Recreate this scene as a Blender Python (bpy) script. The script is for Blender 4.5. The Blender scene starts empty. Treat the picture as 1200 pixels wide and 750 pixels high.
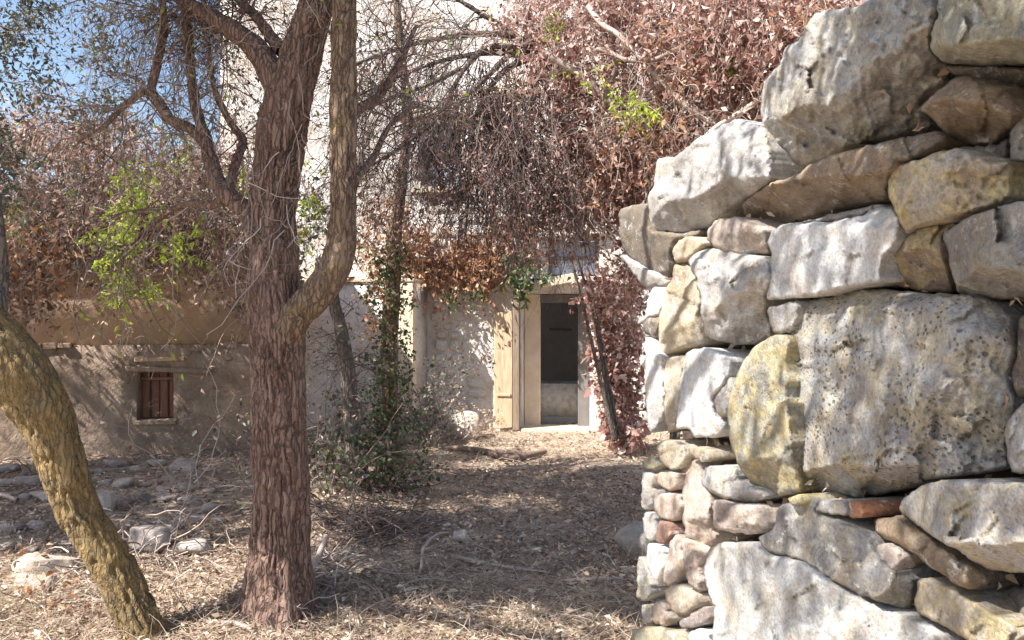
import bpy, math, random
import numpy as np
from mathutils import Vector
from mathutils.geometry import delaunay_2d_cdt

# ------------------------------------------------------------------ camera, sky, sun, exposure
scn = bpy.context.scene
col = scn.collection
F, CX, CY, HC = 950.0, 600.0, 375.0, 1.6          # focal length in photo pixels, photo centre, eye height
cd = bpy.data.cameras.new('camera')
cd.sensor_width = 36.0
cd.lens = 36.0 * F / 1200.0
cd.clip_start, cd.clip_end = 0.05, 2000.0
cam = bpy.data.objects.new('camera', cd)
cam.location = (0, 0, HC)
cam.rotation_euler = (math.radians(90), 0, 0)
col.objects.link(cam)
scn.camera = cam

SUN = np.array([-0.56, -0.34, 0.755]); SUN /= np.linalg.norm(SUN)
world = bpy.data.worlds.new('World')
scn.world = world
world.use_nodes = True
wn = world.node_tree
sky = wn.nodes.new('ShaderNodeTexSky')
sky.sky_type = 'NISHITA'
sky.sun_disc = False
sky.sun_elevation = math.asin(SUN[2])
sky.sun_rotation = math.atan2(SUN[0], SUN[1])
sky.air_density, sky.dust_density, sky.ozone_density = 1.0, 1.2, 1.2
bg = wn.nodes['Background']
bg.inputs['Strength'].default_value = 0.098
wn.links.new(sky.outputs['Color'], bg.inputs['Color'])
sl = bpy.data.lights.new('sun', 'SUN')
sl.energy = 5.0
sl.angle = math.radians(0.5)
sl.color = (1.0, 0.96, 0.91)
so = bpy.data.objects.new('sun', sl)
so.location = (-12, -5, 16)
so.rotation_euler = Vector(-SUN).to_track_quat('-Z', 'Y').to_euler()
col.objects.link(so)
scn.view_settings.view_transform = 'Standard'
scn.view_settings.look = 'None'
scn.view_settings.gamma = 1.0
scn.view_settings.exposure = 1.33
scn.cycles.max_bounces = 8
scn.cycles.diffuse_bounces = 5
scn.cycles.transparent_max_bounces = 8

rng = np.random.default_rng(11)
random.seed(11)

# ------------------------------------------------------------------ helpers
def W(px, py, d):
    """a point on the ray of photo pixel (px, py) at depth d"""
    return np.array([(px - CX) / F * d, d, HC - (py - CY) / F * d])

def _hash(ix, iy, iz):
    h = (ix.astype(np.uint32) * np.uint32(374761393) + iy.astype(np.uint32) * np.uint32(668265263)
         + iz.astype(np.uint32) * np.uint32(2147483647))
    h = (h ^ (h >> np.uint32(13))) * np.uint32(1274126177)
    h = h ^ (h >> np.uint32(16))
    return (h & np.uint32(0xffff)).astype(np.float64) / 32767.5 - 1.0

def vnoise(p):
    i = np.floor(p).astype(np.int64)
    f = p - i
    f = f * f * f * (f * (f * 6 - 15) + 10)
    i = i + 100000
    o = 0.0
    for a in (0, 1):
        wx = f[:, 0] if a else 1 - f[:, 0]
        for b in (0, 1):
            wy = f[:, 1] if b else 1 - f[:, 1]
            for c in (0, 1):
                wz = f[:, 2] if c else 1 - f[:, 2]
                o = o + wx * wy * wz * _hash(i[:, 0] + a, i[:, 1] + b, i[:, 2] + c)
    return o

def fbm(p, octv=4, gain=0.5):
    o, a, t = 0.0, 1.0, 0.0
    q = np.asarray(p, float)
    for k in range(octv):
        o = o + a * vnoise(q + 17.3 * k)
        t += a
        a *= gain
        q = q * 2.03
    return o / t

def tag(o, label=None, cat=None, group=None, kind=None):
    if label: o['label'] = label
    if cat: o['category'] = cat
    if group: o['group'] = group
    if kind: o['kind'] = kind
    return o

def thing(name, loc, label, cat, group=None):
    o = bpy.data.objects.new(name, None)
    o.empty_display_size = 0.2
    o.location = [float(v) for v in loc]
    col.objects.link(o)
    return tag(o, label, cat, group)

def origin_of(o):
    v = np.zeros(3)
    while o is not None:
        v += np.array(o.location)
        o = o.parent
    return v

def make(name, V, faces, mat, parent=None, smooth=False, origin=None, kind=None):
    """one mesh object from world-space vertices; faces: list of int arrays (n,3)/(n,4) or a list of tuples"""
    V = np.asarray(V, float)
    if parent is not None:
        org, loc = origin_of(parent), np.zeros(3)
        if origin is not None:
            loc = np.asarray(origin, float) - org
            org = np.asarray(origin, float)
    else:
        org = np.zeros(3) if origin is None else np.asarray(origin, float)
        loc = org
    me = bpy.data.meshes.new(name)
    V = V - org
    if isinstance(faces, np.ndarray):
        faces = [faces]
    if len(faces) and isinstance(faces[0], np.ndarray) and faces[0].ndim == 2:
        faces = [f for f in faces if len(f)]
        loops = np.concatenate([f.ravel() for f in faces]).astype(np.int32)
        tot = np.concatenate([np.full(len(f), f.shape[1]) for f in faces]).astype(np.int32)
        st = np.concatenate([[0], np.cumsum(tot)[:-1]]).astype(np.int32)
        me.vertices.add(len(V)); me.vertices.foreach_set('co', V.astype(np.float32).ravel())
        me.loops.add(len(loops)); me.loops.foreach_set('vertex_index', loops)
        me.polygons.add(len(tot)); me.polygons.foreach_set('loop_start', st)
        me.polygons.foreach_set('loop_total', tot)
        me.update(calc_edges=True)
    else:
        me.from_pydata([tuple(v) for v in V], [], [tuple(int(i) for i in f) for f in faces])
        me.update()
    me.validate()
    if smooth:
        me.polygons.foreach_set('use_smooth', np.ones(len(me.polygons), dtype=bool))
    if mat: me.materials.append(mat)
    o = bpy.data.objects.new(name, me)
    o.location = [float(v) for v in loc]
    if parent is not None: o.parent = parent
    col.objects.link(o)
    if kind: o['kind'] = kind
    return o

def tubes(P, R, sides=4, caps=False):
    """P (N,K,3) centre lines, R (N,K) radii -> vertices, quads"""
    P = np.asarray(P, float); R = np.asarray(R, float)
    N, K, _ = P.shape
    T = np.gradient(P, axis=1)
    T /= np.linalg.norm(T, axis=2, keepdims=True) + 1e-9
    ref = np.tile(np.array([0.31, 0.87, 0.21]), (N, 1))
    mean = T.mean(axis=1)
    bad = np.abs((mean * ref).sum(1)) > 0.85 * np.linalg.norm(mean, axis=1)
    ref[bad] = [0.9, -0.2, 0.3]
    A = np.cross(T, ref[:, None, :]); A /= np.linalg.norm(A, axis=2, keepdims=True) + 1e-9
    B = np.cross(T, A)
    th = np.arange(sides) / sides * 2 * np.pi
    V = (P[:, :, None, :] + R[:, :, None, None] *
         (np.cos(th)[None, None, :, None] * A[:, :, None, :] + np.sin(th)[None, None, :, None] * B[:, :, None, :]))
    idx = np.arange(N * K * sides).reshape(N, K, sides)
    a = idx[:, :-1, :]; b = idx[:, 1:, :]
    Q = np.stack([a, np.roll(a, -1, 2), np.roll(b, -1, 2), b], -1).reshape(-1, 4)
    return V.reshape(-1, 3), Q

def resample(pts, n):
    """Catmull-Rom through pts (m,k) -> n points, evenly by chord length"""
    p = np.asarray(pts, float)
    q = np.vstack([2 * p[0] - p[1], p, 2 * p[-1] - p[-2]])
    out = []
    for i in range(1, len(q) - 2):
        t = np.linspace(0, 1, 24, endpoint=False)[:, None]
        a, b, c, d = q[i - 1], q[i], q[i + 1], q[i + 2]
        out.append(0.5 * (2 * b + (c - a) * t + (2 * a - 5 * b + 4 * c - d) * t**2 + (3 * b - a - 3 * c + d) * t**3))
    out = np.vstack(out + [p[-1:]])
    s = np.concatenate([[0], np.cumsum(np.linalg.norm(np.diff(out[:, :3], axis=0), axis=1))])
    u = np.linspace(0, s[-1], n)
    return np.stack([np.interp(u, s, out[:, k]) for k in range(out.shape[1])], 1)

def merge(parts):
    Vs, Fs, n = [], {}, 0
    for V, Q in parts:
        Vs.append(V)
        Fs.setdefault(Q.shape[1], []).append(Q + n)
        n += len(V)
    return np.vstack(Vs), [np.vstack(f) for f in Fs.values()]

def limb_from_pixels(spec, n, sides, bark=0.012, flare=0.0, rough=1.0):
    """spec: (px, py, depth, radius px) rows -> a barky tapered tube"""
    rows = []
    for px, py, d, r in spec:
        w = W(px, py, d)
        rows.append([w[0], w[1], w[2], r / F * d])
    c = resample(rows, n)
    return bark_tube(c[:, :3], c[:, 3], sides, bark, flare), c

def bark_tube(P, R, sides, bark, flare=0.0):
    V, Q = tubes(P[None], R[None], sides)
    K = len(P)
    C = np.repeat(P, sides, 0)
    D = V - C
    rad = np.linalg.norm(D, axis=1, keepdims=True) + 1e-9
    D = D / rad
    s = np.concatenate([[0], np.cumsum(np.linalg.norm(np.diff(P, axis=0), axis=1))])
    S = np.repeat(s, sides)
    th = np.tile(np.arange(sides) / sides * 2 * np.pi, K)
    rr = np.repeat(R, sides)
    cy = np.stack([np.cos(th) * rr, np.sin(th) * rr, S], 1)
    lump = fbm(cy * np.array([9, 9, 3.0]) + 5, 3)
    f1 = 1 - np.abs(fbm(cy * np.array([24, 24, 4.0]) + np.stack([0.6 * fbm(cy * 7, 2)] * 3, 1), 3)) * 2.4
    f2 = fbm(cy * np.array([70, 70, 16.0]), 2)
    amp = np.minimum(bark, rr * 0.16)
    off = amp * (1.2 * lump - 1.5 * np.clip(f1, 0, 1)**2.5 + 0.35 * f2)
    if flare:
        off = off + flare * np.exp(-S / 0.2) * (0.6 + 0.8 * np.clip(np.sin(th * 3 + 1), 0, 1))
    return V + D * off[:, None], Q

def leaves(C, size, rng, droop=0.5, width=0.42, flat=0.0):
    """folded, slightly curled leaves: 5 vertices, 4 triangles each"""
    n = len(C)
    d = rng.normal(size=(n, 3))
    d[:, 2] = d[:, 2] * (1 - flat) - droop
    d /= np.linalg.norm(d, axis=1, keepdims=True)
    r = rng.normal(size=(n, 3))
    if flat: r[:, 2] = r[:, 2] * (1 - flat)
    s = np.cross(d, r); s /= np.linalg.norm(s, axis=1, keepdims=True) + 1e-9
    if flat:
        s[:, 2] *= (1 - flat * 0.7); s /= np.linalg.norm(s, axis=1, keepdims=True) + 1e-9
    nn = np.cross(d, s)
    L = (size * rng.uniform(0.6, 1.35, n))[:, None]
    w = L * width * rng.uniform(0.7, 1.2, (n, 1))
    k = L * rng.uniform(0.03, 0.3, (n, 1))
    b = C
    m = C + d * L * 0.45 + nn * k * 0.25
    l = C + d * L * 0.42 + s * w * 0.5 + nn * k
    q = C + d * L * 0.42 - s * w * 0.5 + nn * k
    t = C + d * L + nn * k * rng.uniform(-0.6, 1.2, (n, 1))
    V = np.stack([b, l, m, q, t], 1).reshape(-1, 3)
    o = np.arange(n)[:, None] * 5
    T = np.concatenate([o + np.array([[0, 2, 1]]), o + np.array([[0, 3, 2]]), o + np.array([[1, 2, 4]]), o + np.array([[2, 3, 4]])], 0)
    return V, T

def walk(start, direc, length, K, rng, wob=0.35, droop=0.0):
    """N random-walk centre lines: start (N,3), direc (N,3), length (N,)"""
    N = len(start)
    P = np.zeros((N, K, 3)); P[:, 0] = start
    d = direc / (np.linalg.norm(direc, axis=1, keepdims=True) + 1e-9)
    st = (length / (K - 1))[:, None]
    for k in range(1, K):
        d = d + rng.normal(size=(N, 3)) * wob + np.array([0, 0, -droop])
        d /= np.linalg.norm(d, axis=1, keepdims=True)
        P[:, k] = P[:, k - 1] + d * st
    return P

def sprout(P, R, n, rng, lr=(0.25, 0.6), K=7, wob=0.3, droop=0.05, rscale=0.55, spread=1.0, t0=0.2, up=0.1):
    """n new twigs off the centre lines P (N,K,3)"""
    N, KK, _ = P.shape
    i = rng.integers(0, N, n)
    t = rng.uniform(t0, 1, n) * (KK - 1.001)
    j = t.astype(int); f = (t - j)[:, None]
    s = P[i, j] * (1 - f) + P[i, j + 1] * f
    d = P[i, j + 1] - P[i, j]
    d /= np.linalg.norm(d, axis=1, keepdims=True) + 1e-9
    d = d + rng.normal(size=(n, 3)) * spread * 0.8 + np.array([0, 0, up])
    L = rng.uniform(lr[0], lr[1], n)
    Q = walk(s, d, L, K, rng, wob, droop)
    r0 = R[i, j] * rscale * rng.uniform(0.6, 1.0, n)
    RR = r0[:, None] * np.linspace(1, 0.3, K)[None]
    return Q, np.maximum(RR, 0.0008)

def at_lines(P, n, rng, jit=0.02, t0=0.1):
    N, K, _ = P.shape
    i = rng.integers(0, N, n)
    t = rng.uniform(t0, 1, n) * (K - 1.001)
    j = t.astype(int); f = (t - j)[:, None]
    return P[i, j] * (1 - f) + P[i, j + 1] * f + rng.normal(size=(n, 3)) * jit

# ------------------------------------------------------------------ materials
def nodes_of(name):
    m = bpy.data.materials.new(name)
    m.use_nodes = True
    nt = m.node_tree
    return m, nt, nt.nodes['Principled BSDF']

class NT:
    def __init__(self, nt): self.nt = nt
    def n(self, t, **kw):
        o = self.nt.nodes.new(t)
        for k, v in kw.items(): setattr(o, k, v)
        return o
    def l(self, a, b): self.nt.links.new(a, b)
    def noise(self, vec, scale, detail=6, rough=0.6, dist=0.0):
        o = self.n('ShaderNodeTexNoise'); o.inputs['Scale'].default_value = scale
        o.inputs['Detail'].default_value = detail; o.inputs['Roughness'].default_value = rough
        o.inputs['Distortion'].default_value = dist
        self.l(vec, o.inputs['Vector']); return o.outputs['Fac']
    def voro(self, vec, scale, feature='F1', rnd=1.0):
        o = self.n('ShaderNodeTexVoronoi', feature=feature); o.inputs['Scale'].default_value = scale
        o.inputs['Randomness'].default_value = rnd
        self.l(vec, o.inputs['Vector']); return o.outputs['Distance']
    def ramp(self, fac, stops, interp='LINEAR'):
        o = self.n('ShaderNodeValToRGB'); cr = o.color_ramp; cr.interpolation = interp
        while len(cr.elements) < len(stops): cr.elements.new(0.5)
        for e, (p, c) in zip(cr.elements, stops):
            e.position = p
            e.color = (c, c, c, 1) if not hasattr(c, '__len__') else (c[0], c[1], c[2], 1)
        self.l(fac, o.inputs['Fac']); return o.outputs['Color']
    def mix(self, fac, a, b, mode='MIX'):
        o = self.n('ShaderNodeMix', data_type='RGBA', blend_type=mode)
        if isinstance(fac, (int, float)): o.inputs[0].default_value = fac
        else: self.l(fac, o.inputs[0])
        for s, v in ((6, a), (7, b)):
            if hasattr(v, 'is_linked'): self.l(v, o.inputs[s])
            else: o.inputs[s].default_value = (v[0], v[1], v[2], 1)
        return o.outputs[2]
    def math(self, op, a, b=0.0, c=0.0):
        o = self.n('ShaderNodeMath', operation=op)
        for k, v in enumerate((a, b, c)):
            if isinstance(v, (int, float)): o.inputs[k].default_value = v
            else: self.l(v, o.inputs[k])
        return o.outputs[0]
    def mapping(self, vec, scale=(1, 1, 1), loc=(0, 0, 0)):
        o = self.n('ShaderNodeMapping'); o.inputs['Scale'].default_value = scale
        o.inputs['Location'].default_value = loc
        self.l(vec, o.inputs['Vector']); return o.outputs['Vector']
    def coord(self): return self.n('ShaderNodeTexCoord').outputs['Object']
    def bump(self, h, strength, dist, bsdf):
        o = self.n('ShaderNodeBump'); o.inputs['Strength'].default_value = strength
        o.inputs['Distance'].default_value = dist
        self.l(h, o.inputs['Height']); self.l(o.outputs['Normal'], bsdf.inputs['Normal'])

def mat_stone():
    m, nt, b = nodes_of('wall_stone'); t = NT(nt)
    oi = t.n('ShaderNodeObjectInfo')
    mp = t.n('ShaderNodeVectorMath', operation='MULTIPLY_ADD')
    t.l(oi.outputs['Random'], mp.inputs[0]); mp.inputs[1].default_value = (37, 11, 23)
    t.l(t.coord(), mp.inputs[2])
    v = mp.outputs[0]
    big = t.noise(v, 5, 6, 0.62, 0.6)
    c = t.mix(1.0, oi.outputs['Color'], t.ramp(big, [(0.28, (0.5, 0.47, 0.47)), (0.5, (0.98, 0.97, 0.97)), (0.72, (1.36, 1.36, 1.36))]), 'MULTIPLY')
    warm = t.ramp(t.noise(v, 8, 5, 0.6), [(0.48, 0.0), (0.68, 0.5)])
    c = t.mix(warm, c, t.mix(1.0, oi.outputs['Color'], (1.1, 0.88, 0.66), 'MULTIPLY'))
    lam = t.math('MULTIPLY', t.ramp(t.noise(v, 11, 8, 0.72, 0.4), [(0.47, 0.0), (0.56, 1.0)]), oi.outputs['Alpha'])
    c = t.mix(lam, c, t.ramp(t.noise(v, 60, 4, 0.6), [(0.3, (0.34, 0.26, 0.11)), (0.7, (0.58, 0.48, 0.24))]))
    gl = t.ramp(t.noise(v, 17, 8, 0.75), [(0.56, 0.0), (0.64, 0.75)])
    c = t.mix(gl, c, (0.55, 0.55, 0.5))
    dk = t.ramp(t.noise(v, 30, 8, 0.8), [(0.3, 0.75), (0.42, 0.0)])
    c = t.mix(dk, c, (0.09, 0.08, 0.07))
    pitm = t.ramp(t.noise(v, 6, 3, 0.5), [(0.42, 0.0), (0.54, 1.0)])
    pit = t.math('MULTIPLY', t.math('MAXIMUM', t.ramp(t.voro(v, 62), [(0.16, 1.0), (0.3, 0.0)]), t.ramp(t.voro(v, 34), [(0.12, 1.0), (0.26, 0.0)])), pitm)
    at = t.n('ShaderNodeAttribute', attribute_type='OBJECT', attribute_name='pits')
    pit = t.math('MULTIPLY', pit, at.outputs['Fac'])
    c = t.mix(t.math('MULTIPLY', pit, 0.8), c, (0.10, 0.085, 0.07))
    ge = t.n('ShaderNodeNewGeometry')
    grain = t.ramp(t.noise(v, 95, 6, 0.8), [(0.33, 0.5), (0.5, 1.0), (0.66, 1.3)])
    c = t.mix(0.8, c, grain, 'MULTIPLY')
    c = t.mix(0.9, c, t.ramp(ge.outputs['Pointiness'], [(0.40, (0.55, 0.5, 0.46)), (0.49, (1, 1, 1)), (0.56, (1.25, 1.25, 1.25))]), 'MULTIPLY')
    t.l(c, b.inputs['Base Color'])
    b.inputs['Roughness'].default_value = 0.92
    h = t.math('ADD', t.math('MULTIPLY', t.noise(v, 28, 9, 0.72), 0.8), t.math('MULTIPLY', t.noise(v, 110, 5, 0.75), 0.6))
    h = t.math('SUBTRACT', h, t.math('MULTIPLY', pit, 0.5))
    t.bump(h, 0.85, 0.02, b)
    return m

def mat_simple(name, stops, scale=6, bump=0.3, dist=0.01, detail=8, rough=0.9, stretch=(1, 1, 1), dirt=None, scale2=40, crack=0):
    m, nt, b = nodes_of(name); t = NT(nt)
    v = t.mapping(t.coord(), stretch)
    f = t.noise(v, scale, detail, 0.65, 0.3)
    c = t.ramp(f, stops)
    if dirt:
        c = t.mix(t.ramp(t.noise(v, scale * 0.35, 6, 0.7), [(0.45, 0.0), (0.65, 0.8)]), c, dirt)
    if crack:
        wv = t.n('ShaderNodeVectorMath', operation='MULTIPLY_ADD')
        nz = t.n('ShaderNodeTexNoise'); nz.inputs['Scale'].default_value = 5; nz.inputs['Detail'].default_value = 6
        t.l(v, nz.inputs['Vector']); t.l(nz.outputs['Color'], wv.inputs[0]); wv.inputs[1].default_value = (0.3, 0.3, 0.3); t.l(v, wv.inputs[2])
        ck = t.math('MULTIPLY', t.ramp(t.voro(wv.outputs[0], crack, 'DISTANCE_TO_EDGE'), [(0.0, 1.0), (0.018, 0.0)]), t.ramp(t.noise(v, 1.7, 3, 0.5), [(0.45, 0.0), (0.55, 1.0)]))
        c = t.mix(t.math('MULTIPLY', ck, 0.75), c, (0.08, 0.055, 0.04))
        blot = t.ramp(t.noise(t.mapping(v, (1, 1, 0.35)), 1.3, 8, 0.72), [(0.42, 0.0), (0.62, 0.7)])
        c = t.mix(blot, c, t.mix(1.0, c, (1.35, 1.25, 1.12), 'MULTIPLY'))
    t.l(c, b.inputs['Base Color'])
    b.inputs['Roughness'].default_value = rough
    t.bump(t.math('ADD', f, t.math('MULTIPLY', t.noise(v, scale2, 6, 0.7), 0.6)), bump, dist, b)
    return m

def mat_bark(name, a, c2, c3, moss=None, mossk=(0.45, 0.6)):
    m, nt, b = nodes_of(name); t = NT(nt)
    v = t.coord()
    vs = t.mapping(v, (1, 1, 0.11))
    wob = t.n('ShaderNodeVectorMath', operation='MULTIPLY_ADD')
    nz = t.n('ShaderNodeTexNoise'); nz.inputs['Scale'].default_value = 14; nz.inputs['Detail'].default_value = 5
    t.l(v, nz.inputs['Vector']); t.l(nz.outputs['Color'], wob.inputs[0]); wob.inputs[1].default_value = (0.05, 0.05, 0.05); t.l(vs, wob.inputs[2])
    ve = t.voro(wob.outputs[0], 40, 'DISTANCE_TO_EDGE')
    f = t.math('ADD', t.math('MULTIPLY', t.ramp(ve, [(0.0, 0.0), (0.2, 1.0)]), 0.44), t.math('MULTIPLY', t.noise(vs, 60, 8, 0.78, 0.4), 0.58))
    c = t.ramp(f, [(0.25, a), (0.5, c2), (0.85, c3)])
    c = t.mix(t.ramp(t.noise(v, 3, 5, 0.6), [(0.4, 0.0), (0.7, 0.45)]), c, c3)
    if moss:
        mk = t.ramp(t.noise(v, 7, 9, 0.75), [(mossk[0], 0.0), (mossk[1], 0.9)])
        c = t.mix(mk, c, t.ramp(t.noise(v, 70, 4, 0.6), [(0.3, [x * 0.55 for x in moss]), (0.7, moss)]))
        crk = t.ramp(t.noise(t.mapping(v, (1, 1, 0.45)), 20, 7, 0.75, 1.0), [(0.34, 0.9), (0.43, 0.0)])
        c = t.mix(crk, c, a)
    t.l(c, b.inputs['Base Color'])
    b.inputs['Roughness'].default_value = 0.95
    t.bump(t.math('ADD', f, t.math('MULTIPLY', t.noise(vs, 120, 5, 0.7), 0.3)), 1.0, 0.022, b)
    return m

def mat_leaf(name, stops, trans=0.35):
    m = bpy.data.materials.new(name); m.use_nodes = True
    nt = m.node_tree; nt.nodes.clear(); t = NT(nt)
    g = t.n('ShaderNodeNewGeometry')
    c = t.ramp(g.outputs['Random Per Island'], stops)
    d = t.n('ShaderNodeBsdfPrincipled'); d.inputs['Roughness'].default_value = 0.62
    tr = t.n('ShaderNodeBsdfTranslucent')
    mx = t.n('ShaderNodeMixShader'); mx.inputs[0].default_value = trans
    out = t.n('ShaderNodeOutputMaterial')
    t.l(c, d.inputs['Base Color']); t.l(c, tr.inputs['Color'])
    t.l(d.outputs[0], mx.inputs[1]); t.l(tr.outputs[0], mx.inputs[2]); t.l(mx.outputs[0], out.inputs['Surface'])
    return m

M = {}
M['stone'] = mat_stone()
M['core'] = mat_simple('wall_core_earth', [(0.3, (0.05, 0.038, 0.03)), (0.7, (0.12, 0.09, 0.068))], 14, 0.8, 0.03)
M['white'] = mat_simple('lime_wash', [(0.3, (0.50, 0.43, 0.37)), (0.5, (0.74, 0.69, 0.64)), (0.72, (0.84, 0.81, 0.77))], 3.2, 1.0, 0.05, dirt=(0.50, 0.40, 0.32), scale2=20)
M['whitestone'] = mat_simple('lime_washed_stone', [(0.28, (0.42, 0.36, 0.3)), (0.5, (0.68, 0.64, 0.58)), (0.75, (0.84, 0.81, 0.76))], 11, 0.8, 0.02)
M['cream'] = mat_simple('cream_plaster', [(0.3, (0.60, 0.49, 0.35)), (0.7, (0.74, 0.64, 0.48))], 5, 0.25, 0.01)
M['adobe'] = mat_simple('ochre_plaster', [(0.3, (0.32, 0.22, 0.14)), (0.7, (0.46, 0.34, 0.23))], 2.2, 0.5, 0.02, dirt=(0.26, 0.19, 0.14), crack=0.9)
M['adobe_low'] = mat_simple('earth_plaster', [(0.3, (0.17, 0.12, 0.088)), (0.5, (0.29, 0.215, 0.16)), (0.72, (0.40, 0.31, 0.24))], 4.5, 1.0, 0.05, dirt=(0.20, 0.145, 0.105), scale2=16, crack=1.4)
M['wood'] = mat_simple('old_wood', [(0.3, (0.17, 0.12, 0.085)), (0.7, (0.31, 0.235, 0.17))], 9, 0.5, 0.006, stretch=(6, 6, 0.6))
M['shutter'] = mat_simple('shutter_wood', [(0.3, (0.17, 0.075, 0.05)), (0.7, (0.30, 0.15, 0.10))], 9, 0.5, 0.006, stretch=(6, 6, 0.6))
M['tanwood'] = mat_simple('tan_wood', [(0.3, (0.36, 0.25, 0.15)), (0.5, (0.52, 0.39, 0.25)), (0.7, (0.62, 0.50, 0.35))], 9, 0.6, 0.006, stretch=(5, 5, 0.5))
M['beige'] = mat_simple('beige_slab', [(0.3, (0.52, 0.42, 0.30)), (0.7, (0.68, 0.57, 0.43))], 6, 0.4, 0.01)
M['grey'] = mat_simple('grey_paint', [(0.3, (0.12, 0.11, 0.105)), (0.7, (0.19, 0.18, 0.17))], 6, 0.3, 0.006)
M['bluegrey'] = mat_simple('blue_grey_shutter', [(0.3, (0.36, 0.42, 0.52)), (0.7, (0.5, 0.56, 0.66))], 6, 0.3, 0.006)
M['room'] = mat_simple('dim_plaster', [(0.3, (0.40, 0.38, 0.35)), (0.7, (0.54, 0.51, 0.47))], 4, 0.3, 0.01)
M['tile'] = mat_simple('roof_clay', [(0.3, (0.24, 0.13, 0.08)), (0.7, (0.40, 0.24, 0.16))], 6, 0.4, 0.01)
M['bark'] = mat_bark('reddish_bark', (0.055, 0.030, 0.024), (0.215, 0.125, 0.092), (0.36, 0.24, 0.185))
M['barky'] = mat_bark('lichen_bark', (0.05, 0.032, 0.02), (0.20, 0.13, 0.06), (0.33, 0.25, 0.13), (0.42, 0.285, 0.115), (0.42, 0.58))
M['barkm'] = mat_bark('mossy_bark', (0.05, 0.03, 0.02), (0.20, 0.125, 0.08), (0.34, 0.24, 0.16), (0.36, 0.25, 0.10), (0.54, 0.70))
M['barkg'] = mat_bark('grey_bark', (0.05, 0.04, 0.035), (0.15, 0.115, 0.09), (0.28, 0.23, 0.19))
M['twig'] = mat_leaf('dry_twig', [(0.0, (0.09, 0.055, 0.042)), (0.6, (0.19, 0.125, 0.095)), (1.0, (0.34, 0.26, 0.21))], 0.0)
M['twigpale'] = mat_leaf('pale_twig', [(0.0, (0.20, 0.145, 0.115)), (0.6, (0.38, 0.30, 0.25)), (1.0, (0.58, 0.50, 0.44))], 0.0)
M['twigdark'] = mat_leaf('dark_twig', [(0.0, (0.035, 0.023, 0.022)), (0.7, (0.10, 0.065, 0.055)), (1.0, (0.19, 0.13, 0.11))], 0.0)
M['leafred'] = mat_leaf('dry_red_leaf', [(0.0, (0.20, 0.085, 0.065)), (0.35, (0.35, 0.18, 0.14)), (0.7, (0.52, 0.325, 0.265)), (1.0, (0.78, 0.62, 0.54))], 0.35)
M['leafbrown'] = mat_leaf('dry_brown_leaf', [(0.0, (0.15, 0.08, 0.06)), (0.35, (0.26, 0.155, 0.12)), (0.7, (0.42, 0.285, 0.225)), (1.0, (0.66, 0.52, 0.44))], 0.35)  # red leaf tones darkened and browned, partly standing for shade on the shed vine
M['leaforange'] = mat_leaf('dry_orange_leaf', [(0.0, (0.24, 0.10, 0.04)), (0.5, (0.42, 0.21, 0.10)), (1.0, (0.64, 0.42, 0.26))], 0.35)
M['leafgreen'] = mat_leaf('ivy_leaf', [(0.0, (0.035, 0.06, 0.02)), (0.6, (0.09, 0.14, 0.045)), (1.0, (0.22, 0.27, 0.10))], 0.3)
M['leaflime'] = mat_leaf('lime_leaf', [(0.0, (0.28, 0.37, 0.04)), (0.6, (0.47, 0.58, 0.07)), (1.0, (0.68, 0.74, 0.16))], 0.5)
M['leafgrey'] = mat_leaf('grey_green_leaf', [(0.0, (0.06, 0.07, 0.05)), (0.6, (0.14, 0.155, 0.11)), (1.0, (0.32, 0.33, 0.25))], 0.3)
M['litter'] = mat_leaf('leaf_litter', [(0.0, (0.15, 0.095, 0.065)), (0.4, (0.34, 0.235, 0.165)), (0.8, (0.55, 0.42, 0.31)), (1.0, (0.76, 0.65, 0.52))], 0.15)
M['straw'] = mat_leaf('dry_straw', [(0.0, (0.36, 0.26, 0.17)), (0.5, (0.60, 0.47, 0.33)), (1.0, (0.80, 0.69, 0.54))], 0.2)
M['soil'] = mat_simple('dry_soil', [(0.3, (0.22, 0.16, 0.115)), (0.7, (0.42, 0.325, 0.24))], 9, 0.8, 0.03, dirt=(0.46, 0.37, 0.28))

# ------------------------------------------------------------------ ground
def ground_z(x, y):
    x = np.asarray(x, float); y = np.asarray(y, float)
    p = np.stack([x, y, 0 * x], -1).reshape(-1, 3)
    z = (0.045 * fbm(p * 0.9 + 3, 3) + 0.02 * fbm(p * 4.0 + 9, 3)).reshape(x.shape)
    bank = np.clip((-1.75 - x) / 1.2, 0, 1) * np.clip((y - 5.6) / 2.5, 0, 1) * np.clip((10.5 - y) / 1.0, 0, 1)
    mound = 0.16 * np.exp(-((x + 1.55) / 0.45)**2 - ((y - 7.2) / 1.5)**2)
    return z + 0.14 * bank + mound

gx = np.unique(np.concatenate([np.linspace(-150, -8, 15), np.linspace(-8, 6, 190), np.linspace(6, 150, 15)]))
gy = np.unique(np.concatenate([np.linspace(-60, 0, 8), np.linspace(0, 14, 190), np.linspace(14, 240, 16)]))
GX, GY = np.meshgrid(gx, gy)
GZ = ground_z(GX, GY)
gi = np.arange(GX.size).reshape(GX.shape)
gq = np.stack([gi[:-1, :-1], gi[:-1, 1:], gi[1:, 1:], gi[1:, :-1]], -1).reshape(-1, 4)
tag(make('ground', np.stack([GX, GY, GZ], -1).reshape(-1, 3), gq, M['soil'], smooth=True), kind='structure')

# ------------------------------------------------------------------ dry stone wall on the right
WA = np.array([0.57, 3.5, 0.0]); WU = np.array([0.27, -0.963, 0.0]); WU /= np.linalg.norm(WU)
WN = np.array([-0.963, -0.27, 0.0]); WN /= np.linalg.norm(WN)          # out of the wall, towards the path
def wall_depth(px):
    k = (np.asarray(px, float) - CX) / F
    return (WA[:2] @ WN[:2]) / (k * WN[0] + WN[1])

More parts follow.
